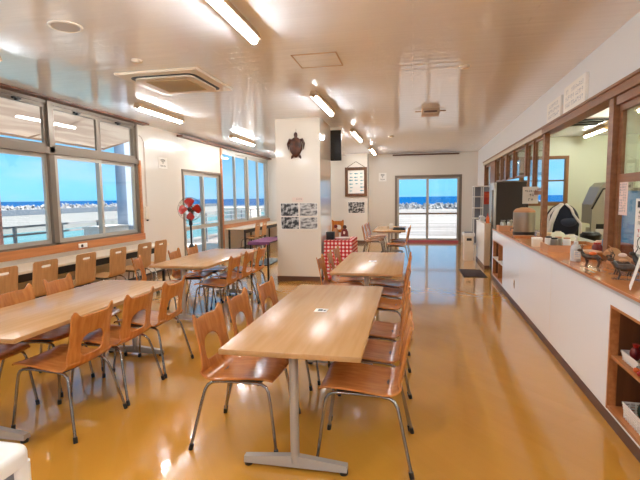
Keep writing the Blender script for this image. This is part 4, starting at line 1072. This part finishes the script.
# pump bottle
t = ron('pump_bottle', 'translucent white pump bottle standing at the counter edge', 'bottle', .115, 4.30, ZT)
MB().lathe([(.036, 0), (.042, .006), (.042, .115), (.036, .14), (.016, .155)], n=20).build('body', mat('translucent_plastic', rgb(226, 228, 228), rough=.25, trans=.35), t)
MB().lathe([(.018, .155), (.018, .175), (.007, .18), (.007, .21), (.014, .212), (.014, .226), (0, .228)], n=14).box((-.045, -.009, .212), (.0, .009, .224), .003).build('pump', M_white, t)
bx('label_panel', (-.025, -.0445, .03), (.025, -.041, .10), M_paper, t); g = MB(); strokes(g, -.02, .02, .04, .09, 3, 4, Matrix.Translation((0, -.0447, 0)), 6); g.build('lettering', M_blue, t, smooth=0)
# small ornaments : four-legged lacquered animals
def animal(x, y, turn, s, m, label, wing=None):
    t = ron('animal_ornament', label, 'ornament', x, y, ZT, turn, 'small animal ornaments')
    b = MB(); b.tube([(-.075 * s, 0, .075 * s), (-.04 * s, 0, .09 * s), (.03 * s, 0, .088 * s), (.065 * s, 0, .10 * s), (.085 * s, 0, .135 * s)], [.018 * s, .030 * s, .028 * s, .022 * s, .014 * s], 10)
    b.ball((.098 * s, 0, .148 * s), (.026 * s, .015 * s, .016 * s), 10)
    for lx in (-.055, .045):
        for ly in (-.022, .022): b.tube([(lx * s, ly * s, .08 * s), ((lx - .012) * s, ly * 1.25 * s, .04 * s), (lx * s, ly * 1.3 * s, .001)], [.011 * s, .007 * s, .006 * s], 6)
    b.tube([(-.075 * s, 0, .08 * s), (-.10 * s, 0, .06 * s)], [.008 * s, .003 * s], 6)
    b.build('body', m, t)
    h = MB()
    for ly in (-1, 1): h.tube([(.085 * s, ly * .008 * s, .155 * s), (.075 * s, ly * .022 * s, .185 * s), (.095 * s, ly * .03 * s, .205 * s)], [.004 * s, .003 * s, .002 * s], 5)
    h.build('horn', m, t)
    MB().box((-.09 * s, -.035 * s, -.0002), (.09 * s, .035 * s, .003), .001).build('base_plate', M_clear, t)
    if wing: MB().ball((-.01 * s, 0, .122 * s), (.034 * s, .026 * s, .020 * s), 10).build('saddle', wing, t)
animal(.15, 4.02, 150, .86, M_bronze_fig, 'small dark four-legged ornament with an orange back beside the pump bottle', M_orange)
animal(.22, 3.62, 140, .86, M_bronze_fig, 'small dark four-legged ornament with a tan back, middle of the ornaments', M_tan)
animal(.17, 3.42, 160, .9, M_bronze_fig, 'plain dark four-legged ornament nearest the white stand card')
animal(.36, 3.60, 120, 1.0, M_black, 'black four-legged ornament behind the front ones, before the dark red box')
animal(.32, 3.90, 170, .9, M_tan, 'light tan four-legged ornament in the second row', M_pink_paper)
def tbox(name, label, x, y, sx, sy, h, m, turn=0, lid=None, cat='box'):
    t = ron(name, label, cat, x, y, ZT, turn); bx('body', (-sx, -sy, 0), (sx, sy, h), m, t, .005); bx('lid', (-sx - .003, -sy - .003, h - .03), (sx + .003, sy + .003, h + .003), lid or m, t, .003); return t
tbox('lacquer_box', 'dark red lacquer box beside the post, behind the ornaments', .56, 4.60, .09, .11, .13, M_dark_red)
tbox('gift_box', 'orange wooden gift box behind the small ornaments', .33, 4.58, .08, .12, .06, M_shelf, 20)
tbox('gift_box', 'tan gift box at the frame edge under the poster', .33, 3.33, .07, .10, .055, M_tan)
t = ron('paper_cup', 'pinkish white paper cup beside the red jar', 'cup', .58, 5.10, ZT); MB().lathe([(.032, 0), (.044, .11), (.046, .112), (.042, .112), (.031, .006), (0, .006)], n=18).build('cup_wall', M_pink_paper, t); MB().lathe([(.0365, .035), (.0415, .075)], n=18).build('band', M_paper, t)
t = ron('red_jar', 'dark red lidded jar before the post', 'jar', .47, 4.86, ZT); MB().lathe([(.035, 0), (.045, .02), (.045, .08), (.03, .10)], n=18).build('body', M_dark_red, t); MB().lathe([(.033, .10), (.033, .115), (0, .12)], n=18).build('lid', M_red, t)
t = ron('paper_fan', 'orange and tan paper fan standing among the ornaments', 'fan', .36, 4.18, ZT, 25); f = MB(); f.prism([(0, .03)] + [(.11 * math.cos(math.radians(a)), .03 + .11 * math.sin(math.radians(a))) for a in range(30, 156, 10)], .006, Matrix(((1, 0, 0, 0), (0, 0, 1, 0), (0, 1, 0, 0), (0, 0, 0, 1)))); f.build('leaf', M_tan, t, smooth=0); MB().box((-.03, -.02, 0), (.03, .03, .03), .004).build('stand', M_tan, t)
t = ron('blue_mug', 'blue round mug standing behind the dark red box', 'mug', .56, 4.85, ZT); MB().lathe([(.04, 0), (.05, .02), (.05, .15), (.046, .15), (.042, .02), (0, .015)], n=20).build('cup', M_blue, t); MB().tube(arc((.05, 0, .08), .035, -PI / 2, PI / 2, 8), .006, 6).build('handle', M_blue, t)
t = ron('stand_card', 'white folded stand card at the right end of the counter edge', 'sign', .13, 3.10, ZT, -20)
f = MB(); f.prism([(-.055, 0), (-.05, 0), (.0, .20), (.05, 0), (.055, 0), (.003, .215), (-.003, .215)], .16, Matrix(((1, 0, 0, 0), (0, 0, 1, -.08), (0, 1, 0, 0), (0, 0, 0, 1)))); f.build('card', M_paper, t, smooth=0)
g = MB(); strokes(g, -.06, .06, .05, .17, 4, 4, Matrix.Rotation(-PI / 2, 4, 'Z') @ Matrix.Translation((0, -.0, 0)), 3); 
bmesh.ops.transform(g.bm, matrix=Matrix(((1, 0, -.262, -.0505), (0, 1, 0, 0), (0, 0, 1, 0), (0, 0, 0, 1))) @ Matrix.Scale(-1, 4, (1, 0, 0)) @ Matrix.Identity(4), verts=g.bm.verts[:]); g.build('lettering', M_ink, t, smooth=0)
# papers on the glass and the header (they face the dining room, -x in the right-hand frame)
def rpaper(name, label, y0, y1, z0, z1, x, m, inks, cat='notice', thick=.002):
    t = ron(name, label, cat, x, (y0 + y1) / 2, z0)
    h = (y1 - y0) / 2; bx('sheet', (-thick, -h, 0), (0, h, z1 - z0), m, t)
    R = Matrix(((0, 1, 0, -thick), (-1, 0, 0, 0), (0, 0, 1, 0), (0, 0, 0, 1)))   # sheet x runs along -y
    for k, (u0, u1, v0, v1, r, c, mi) in enumerate(inks):
        g = MB(); strokes(g, -h + u0 * 2 * h, -h + u1 * 2 * h, v0 * (z1 - z0), v1 * (z1 - z0), r, c, R, k + 5); g.build('lettering', mi, t, smooth=0)
    return t
rpaper('pink_notice', 'narrow pinkish paper notice taped inside the sash next to the post', 4.15, 4.37, 1.31, 1.60, .44, M_pink_paper, [(.1, .9, .08, .92, 11, 5, M_grey_ink)])
t = rpaper('white_poster', 'white poster with black and red lettering on the glass, cut by the frame edge', 3.62, 3.99, 1.02, 1.45, .44, M_paper, [(.12, .9, .52, .80, 3, 5, M_ink), (.1, .9, .30, .46, 2, 5, M_red_ink)])
bx('header_block', (-.0032, -.15, .36), (-.002, .15, .41), M_ink, t); MB().tube([(-.003, .02 + .10 * math.cos(a), .09 + .055 * math.sin(a)) for a in [2 * PI * k / 24 for k in range(25)]], .003, 5).build('ring_print', M_ink, t)
rpaper('menu_board', 'large white menu sheet with faint drawing on the wall above the opening', 5.07, 5.79, 2.415, 2.70, .399, M_paper, [(.08, .92, .12, .9, 3, 12, M_pale_ink)], 'menu', .03)
rpaper('menu_board', 'smaller white menu sheet beside the large one above the opening', 5.93, 6.54, 2.415, 2.66, .399, M_paper, [(.08, .92, .12, .9, 3, 9, M_pale_ink)], 'menu', .03)

# niche contents
def basket(label, x, y, z, sx, sy, h, weave=True):
    t = thing('wire_basket', label, 'basket', RL(x, y, z), A)
    b = MB(); b.box((-sx, -sy, 0), (sx, sy, .006))
    n = 5
    for k in range(n + 1):
        zz = .006 + (h - .006) * k / n; th = .010 if k < n else .014; gx = sx + .012 * k / n; gy = sy + .012 * k / n
        b.box((-gx, -gy, zz - th / 2), (gx, -gy + .006, zz + th / 2)); b.box((-gx, gy - .006, zz - th / 2), (gx, gy, zz + th / 2)); b.box((-gx, -gy, zz - th / 2), (-gx + .006, gy, zz + th / 2)); b.box((gx - .006, -gy, zz - th / 2), (gx, gy, zz + th / 2))
    nn = int(sy * 2 / .03)
    for k in range(nn + 1):
        y_ = -sy + 2 * sy * k / nn
        for x_ in (-sx - .004, sx): b.box((x_, y_ - .004, 0), (x_ + .004, y_ + .004, h))
    nn = int(sx * 2 / .03)
    for k in range(nn + 1):
        x_ = -sx + 2 * sx * k / nn
        for y_ in (-sy - .004, sy): b.box((x_ - .004, y_, 0), (x_ + .004, y_ + .004, h))
    b.build('weave', M_white if weave else M_offwhite, t, smooth=0)
    MB().box((-sx + .002, -sy + .002, .006), (sx - .002, sy - .002, .010)).build('liner', M_offwhite, t)
    return t
basket('white basket of red goods on the upper shelf of the counter niche', .12, 2.97, .4455, .07, .11, .055)
for k, (x, y) in enumerate(((.11, 2.90), (.14, 2.975), (.10, 3.04))):
    t = thing('red_pouch', ['dark red pouch at the near end of the upper basket', 'dark red pouch in the middle of the upper basket', 'dark red pouch at the far end of the upper basket'][k], 'pouch', RL(x, y, .457), A, 'red pouches'); MB().ball((0, 0, .045), (.032, .032, .045), 12).build('bag', M_dark_red, t); MB().lathe([(.012, .08), (.02, .105), (0, .105)], n=10).build('neck', M_red, t)
t = thing('mint_ball', 'mint green ball on the upper niche shelf at the frame edge', 'ball', RL(.07, 2.73, .4455), A); MB().ball((0, 0, .045), .045, 20).build('ball', M_mint, t); MB().lathe([(.012, .088), (.012, .092), (0, .093)], n=10).build('cap', M_white, t)
for x, y, m_, lab in ((.035, 2.86, M_orange, 'small orange fruit-like trinket before the upper basket'), (.03, 2.80, M_red, 'small red trinket between orange trinket and mint ball')):
    t = thing('trinket', lab, 'trinket', RL(x, y, .4455), A); MB().ball((0, 0, .016), (.018, .018, .016), 10).build('body', m_, t); MB().tube([(0, 0, .03), (.004, 0, .042)], .003, 5).build('stalk', M_green, t)
basket('white woven basket with dark goods on the bottom shelf of the counter niche', .15, 2.80, .1055, .11, .20, .09)
for k, (x, y, m_) in enumerate(((.14, 2.68, M_green), (.17, 2.80, M_black), (.13, 2.91, M_green))):
    t = thing('dark_pouch', ['dark green pouch in the lower basket, nearest', 'black pouch in the middle of the lower basket', 'dark green pouch in the lower basket, farthest'][k], 'pouch', RL(x, y, .117), A, 'dark pouches'); MB().ball((0, 0, .07), (.055, .055, .07), 12).build('bag', m_, t); MB().lathe([(.014, .13), (.024, .155), (0, .155)], n=10).build('neck', m_, t)

# ------------------------------------------------------------------ fridge, shelf unit, bin, partition beyond the counter
t = ron('dark_fridge', 'tall dark brown fridge standing past the end of the counter', 'fridge', .225, 9.70, 0)
bx('body', (.0, 0, .05), (.60, .70, 1.755), M_fridge, t, .008); bx('plinth', (.03, .02, 0), (.55, .68, .05), M_black, t)
dr = bx('door', (-.055, .0, .60), (-.004, .70, 1.75), mat('fridge_door', rgb(204, 204, 200), rough=.25, metal=.4), t, .008); bx('door_seal', (-.004, .01, .08), (0, .69, 1.70), M_black, t)
bx('handle', (-.085, .05, .85), (-.055, .09, 1.60), M_chrome, dr, .006); bx('drawer', (-.055, .0, .08), (-.004, .70, .59), bpy.data.materials['fridge_door'], t, .008)
t = ron('low_partition', 'low white partition beyond the counter end with a beige end post', 'partition', 0, 9.55, 0)
bx('body', (.0, .10, .07), (.10, 1.62, .90), M_white, t); bx('end_post', (-.005, 0, .07), (.105, .10, .93), M_greybrown, t, .004); bx('plinth', (.0, .0, 0), (.10, 1.62, .07), M_baseboard, t); bx('top_board', (-.01, .10, .90), (.11, 1.62, .92), M_white, t, .003)
t = ron('sauce_bottle', 'orange-red bottle standing on the partition end post', 'bottle', .05, 9.60, .9305); MB().lathe([(.034, 0), (.036, .01), (.036, .10), (.02, .14)], n=16).build('body', M_orange, t); MB().lathe([(.02, .14), (.012, .17), (.006, .20), (0, .20)], n=12).build('cap', M_red, t)
t = ron('rack_shelf', 'white-framed rack with grey shelves and an orange poster beyond the partition', 'rack', -.05, 11.3, 0)
r_ = MB()
for x in (0, .20, .38):
    for y in (0, .38): r_.box((x - .012, y - .012, 0), (x + .012, y + .012, 1.72))
for z in (0.3, .93, 1.18, 1.45, 1.70): r_.box((0, 0, z), (.38, .38, z + .022))
r_.build('frame', M_white, t, smooth=0); bx('back_panel', (.0, .37, .3), (.38, .385, 1.72), M_grey_panel, t)
ps_ = bx('poster_panel', (.215, -.016, 1.02), (.368, -.012, 1.68), M_grey_panel, t); bx('poster_print', (.22, -.018, 1.28), (.363, -.016, 1.58), mat('orange_poster', rgb(208, 92, 40), rough=.6, col2=rgb(168, 40, 24), nscale=(6, 6, 9)), ps_)
t = ron('trash_bin', 'white flap-top bin standing by the partition near the far door', 'bin', -.20, 10.9, 0)
MB().prism([(-.10, -.16), (.10, -.16), (.10, .16), (-.10, .16)], .56).build('body', M_offwhite, t, smooth=0); bx('rim', (-.125, -.19, .56), (.125, .19, .64), M_white, t, .015); bx('label_panel', (-.05, -.163, .46), (.06, -.16, .52), M_black, t); bx('flap', (-.09, -.15, .64), (.09, .15, .652), M_grey_panel, t)
t = thing('door_mat', 'dark mat on the floor at the gap between counter and partition', 'mat', (1.15, 8.98, 0)); bx('pile', (-.20, -.44, 0), (.20, .44, .012), M_mat, t, .004); MB().box((-.21, -.45, 0), (.21, .45, .006)).build('border', M_black, t)
t = ron('water_dispenser', 'small white rounded box fixed on top of the partition', 'appliance', .06, 10.6, .9205); bx('body', (-.06, -.16, 0), (.04, .16, .12), M_white, t, .03); bx('panel', (-.063, -.09, .04), (-.06, .09, .09), M_grey_panel, t)

# ------------------------------------------------------------------ kitchen things
t = ron('dishwasher', 'stainless hood dishwasher with a slanted dark bar against the kitchen wall', 'dishwasher', 1.78, 9.0, 0)
bx('body', (.06, .05, .08), (.62, .60, .86), M_stainless, t, .01); bx('feet', (.10, .08, 0), (.58, .55, .08), M_black_metal, t)
h = MB(); h.prism([(-.02, .95), (.62, .95), (.62, 1.70), (.18, 1.70), (.10, 1.62), (-.02, 1.30)], .55, Matrix(((1, 0, 0, 0), (0, 0, 1, .04), (0, 1, 0, 0), (0, 0, 0, 1)))); ho = h.build('hood', M_stainless, t, smooth=0)
MB().tube([(-.03, .02, 1.22), (.14, .02, 1.58), (.40, .02, 1.60)], .016, 8).build('lift_bar', M_black_metal, ho); bx('dark_slot', (.20, .034, 1.60), (.58, .04, 1.65), M_black, ho); bx('front_panel', (.16, .03, 1.02), (.60, .04, 1.54), M_stainless, ho, .004)
bx('pillar', (-.02, .04, .08), (.05, .12, .95), M_stainless, t); bx('wash_opening', (.06, .04, .86), (.62, .06, .95), M_black, t)
t = ron('steel_bench', 'stainless kitchen bench between the window and the dishwasher', 'bench', 1.18, 9.3, 0); bx('top', (0, 0, .97), (.48, .55, 1.0), M_stainless, t, .004); bx('splash_board', (0, .53, 1.0), (.48, .55, 1.12), M_stainless, t); bx('body', (.02, .03, 0.0), (.46, .52, .97), M_black_metal, t)
t = ron('black_bin', 'black bin standing in front of the dishwasher', 'bin', 1.42, 8.0, 0); MB().lathe([(.12, 0), (.15, .82), (.16, .84), (.14, .84)], n=20).build('body', M_black, t); MB().lathe([(.155, .84), (.12, .88), (0, .89)], n=20).build('lid', M_black_metal, t)
t = ron('kitchen_ceiling_air_conditioner', 'white kitchen ceiling air conditioner with black louvres', 'air conditioner', 1.35, 8.6, ZC - .001)
bx('body', (-.42, -.42, -.16), (.42, .42, 0), M_white, t, .02)
for k in range(3): bx('louver', (-.36, -.38 + .27 * k, -.185), (.36, -.26 + .27 * k, -.16), M_black, t, .004)
for x, y, lab in ((2.35, 10.9, 'kitchen tube lamp on the ceiling before the kitchen window wall, outer one'), (2.10, 7.6, 'kitchen tube lamp on the ceiling over the dishwasher'), (1.5, 4.2, 'kitchen tube lamp on the ceiling behind the near sash'), (2.5, 4.2, 'kitchen tube lamp on the ceiling deep behind the near sash'), (1.5, 1.4, 'kitchen tube lamp on the ceiling beside the camera')):
    o = lamp(0, -.62, .62, lab, kit=True); o.location = RL(x, y, ZC); o.rotation_euler.z = A; o['group'] = 'kitchen tube lamps'
# dark jacket heaped on a stool
t = ron('work_jacket', 'dark navy jacket with white bands draped over a rack behind the counter', 'jacket', .925, 7.75, .8705); t.scale = (1.3, 1, .92)
b = MB(); b.ball((0, 0, .22), (.19, .13, .30), 24)
for v in b.bm.verts:
    n_ = math.sin(v.co.x * 23 + v.co.z * 11) * .012; v.co.y += n_; v.co.x += .04 * max(0, .25 - v.co.z); v.co.z = max(0, v.co.z)
b.build('body', M_navy, t, smooth=80)
for (x0_, x1_, w_) in ((-.11, -.15, .028), (-.17, -.19, .014), (.10, .19, .016)):
    s_ = MB(); s_.tube([(x0_ * .2, -.07, .515), (x0_ * .7, -.115, .44), (x0_, -.125, .33), (x1_ * .95, -.11, .18), (x1_, -.07, .02)], w_, 8); s_.build('white_band', M_white, t, smooth=60)
MB().ball((.05, -.09, .21), (.10, .07, .085), 14).build('sleeve', mat('sleeve_cloth', rgb(58, 64, 80), rough=.9), t, smooth=80)
t = ron('drying_rack', 'black rack under the navy jacket', 'rack', .90, 7.75, .0); 
for x in (-.14, .14):
    for y in (-.10, .10): bx('leg', (x - .012, y - .012, 0), (x + .012, y + .012, .85), M_black_metal, t)
bx('top', (-.16, -.12, .85), (.16, .12, .87), M_black_metal, t)
t = ron('blue_sheet', 'blue plastic sheet hanging in the kitchen behind the near sash', 'sheet', .95, 5.35, .90)
s_ = MB(); s_.grid(lambda u, v: (-.22 + .50 * u, .012 * math.sin(u * 14), .62 * v), 20, 4); s_.build('panel', M_blue, t, solid=.004); bx('rail', (-.24, -.02, .62), (.30, .02, .65), M_stainless, t); bx('dark_patch', (-.16, -.02, .36), (-.06, -.014, .52), M_darkblue, t)

# ------------------------------------------------------------------ white trolley at the bottom left corner
t = thing('white_trolley', 'white plastic trolley with rounded corners and grey side panel in the nearest corner', 'trolley', (-1.56, .685, 0))
hx, hy = .43, .43
f = MB()
def rr(ax, ay, r, n=6):
    p = []
    for cx, cy_, a0 in ((ax - r, ay - r, 0), (-ax + r, ay - r, PI / 2), (-ax + r, -ay + r, PI), (ax - r, -ay + r, 1.5 * PI)):
        for i in range(n + 1): p.append((cx + r * math.cos(a0 + PI / 2 * i / n), cy_ + r * math.sin(a0 + PI / 2 * i / n)))
    return p
tp = MB(); tp.prism(rr(hx, hy, .05), .05, Matrix.Translation((0, 0, .70)))
es = [e for e in tp.bm.edges if all(v.co.z > .74 for v in e.verts)]
bmesh.ops.bevel(tp.bm, geom=es, offset=.02, segments=4, profile=.5, affect='EDGES')
tp.build('top', M_white, t, smooth=50)
for sx in (-1, 1):
    for sy in (-1, 1):
        p = MB(); p.prism([(x + sx * (hx - .035), y + sy * (hy - .035)) for x, y in rr(.03, .03, .02)], .625, Matrix.Translation((0, 0, .075))); po = p.build('corner_post', M_white, t, smooth=50)
        MB().lathe([(.03, 0), (.035, .02), (.035, .06), (.02, .075)], (sx * (hx - .04), sy * (hy - .04), 0), n=14).build('caster', M_black, po)
bx('side_panel', (hx - .03, -hy + .066, .12), (hx - .015, hy - .066, .70), M_grey_panel, t); bx('side_panel', (-hx + .015, -hy + .066, .12), (-hx + .03, hy - .066, .70), M_grey_panel, t)
bx('end_panel', (-hx + .066, hy - .03, .12), (hx - .066, hy - .015, .70), M_white, t); bx('bottom_shelf', (-hx + .05, -hy + .05, .10), (hx - .05, hy - .05, .125), M_white, t)

# clutter on the farthest table
t = thing('serving_tray', 'black rectangular tray on the farthest dining table', 'tray', (-.30, 11.0, .6985)); c = MB(); c.box((-.14, -.2, 0), (.14, .2, .012), .003); c.box((-.14, -.2, .012), (-.125, .2, .035)); c.box((.125, -.2, .012), (.14, .2, .035)); c.box((-.125, -.2, .012), (.125, -.185, .035)); c.box((-.125, .185, .012), (.125, .2, .035)); c.build('dish', M_black, t, smooth=0); bx('liner', (-.12, -.18, .012), (.12, .18, .014), M_black_metal, t)
t = thing('napkin_holder', 'white napkin holder on the farthest dining table', 'napkin holder', (-.50, 11.25, .6985)); bx('body', (-.05, -.04, 0), (.05, .04, .11), M_white, t, .006); bx('napkin', (-.04, -.02, .11), (.04, .02, .135), M_paper, t)
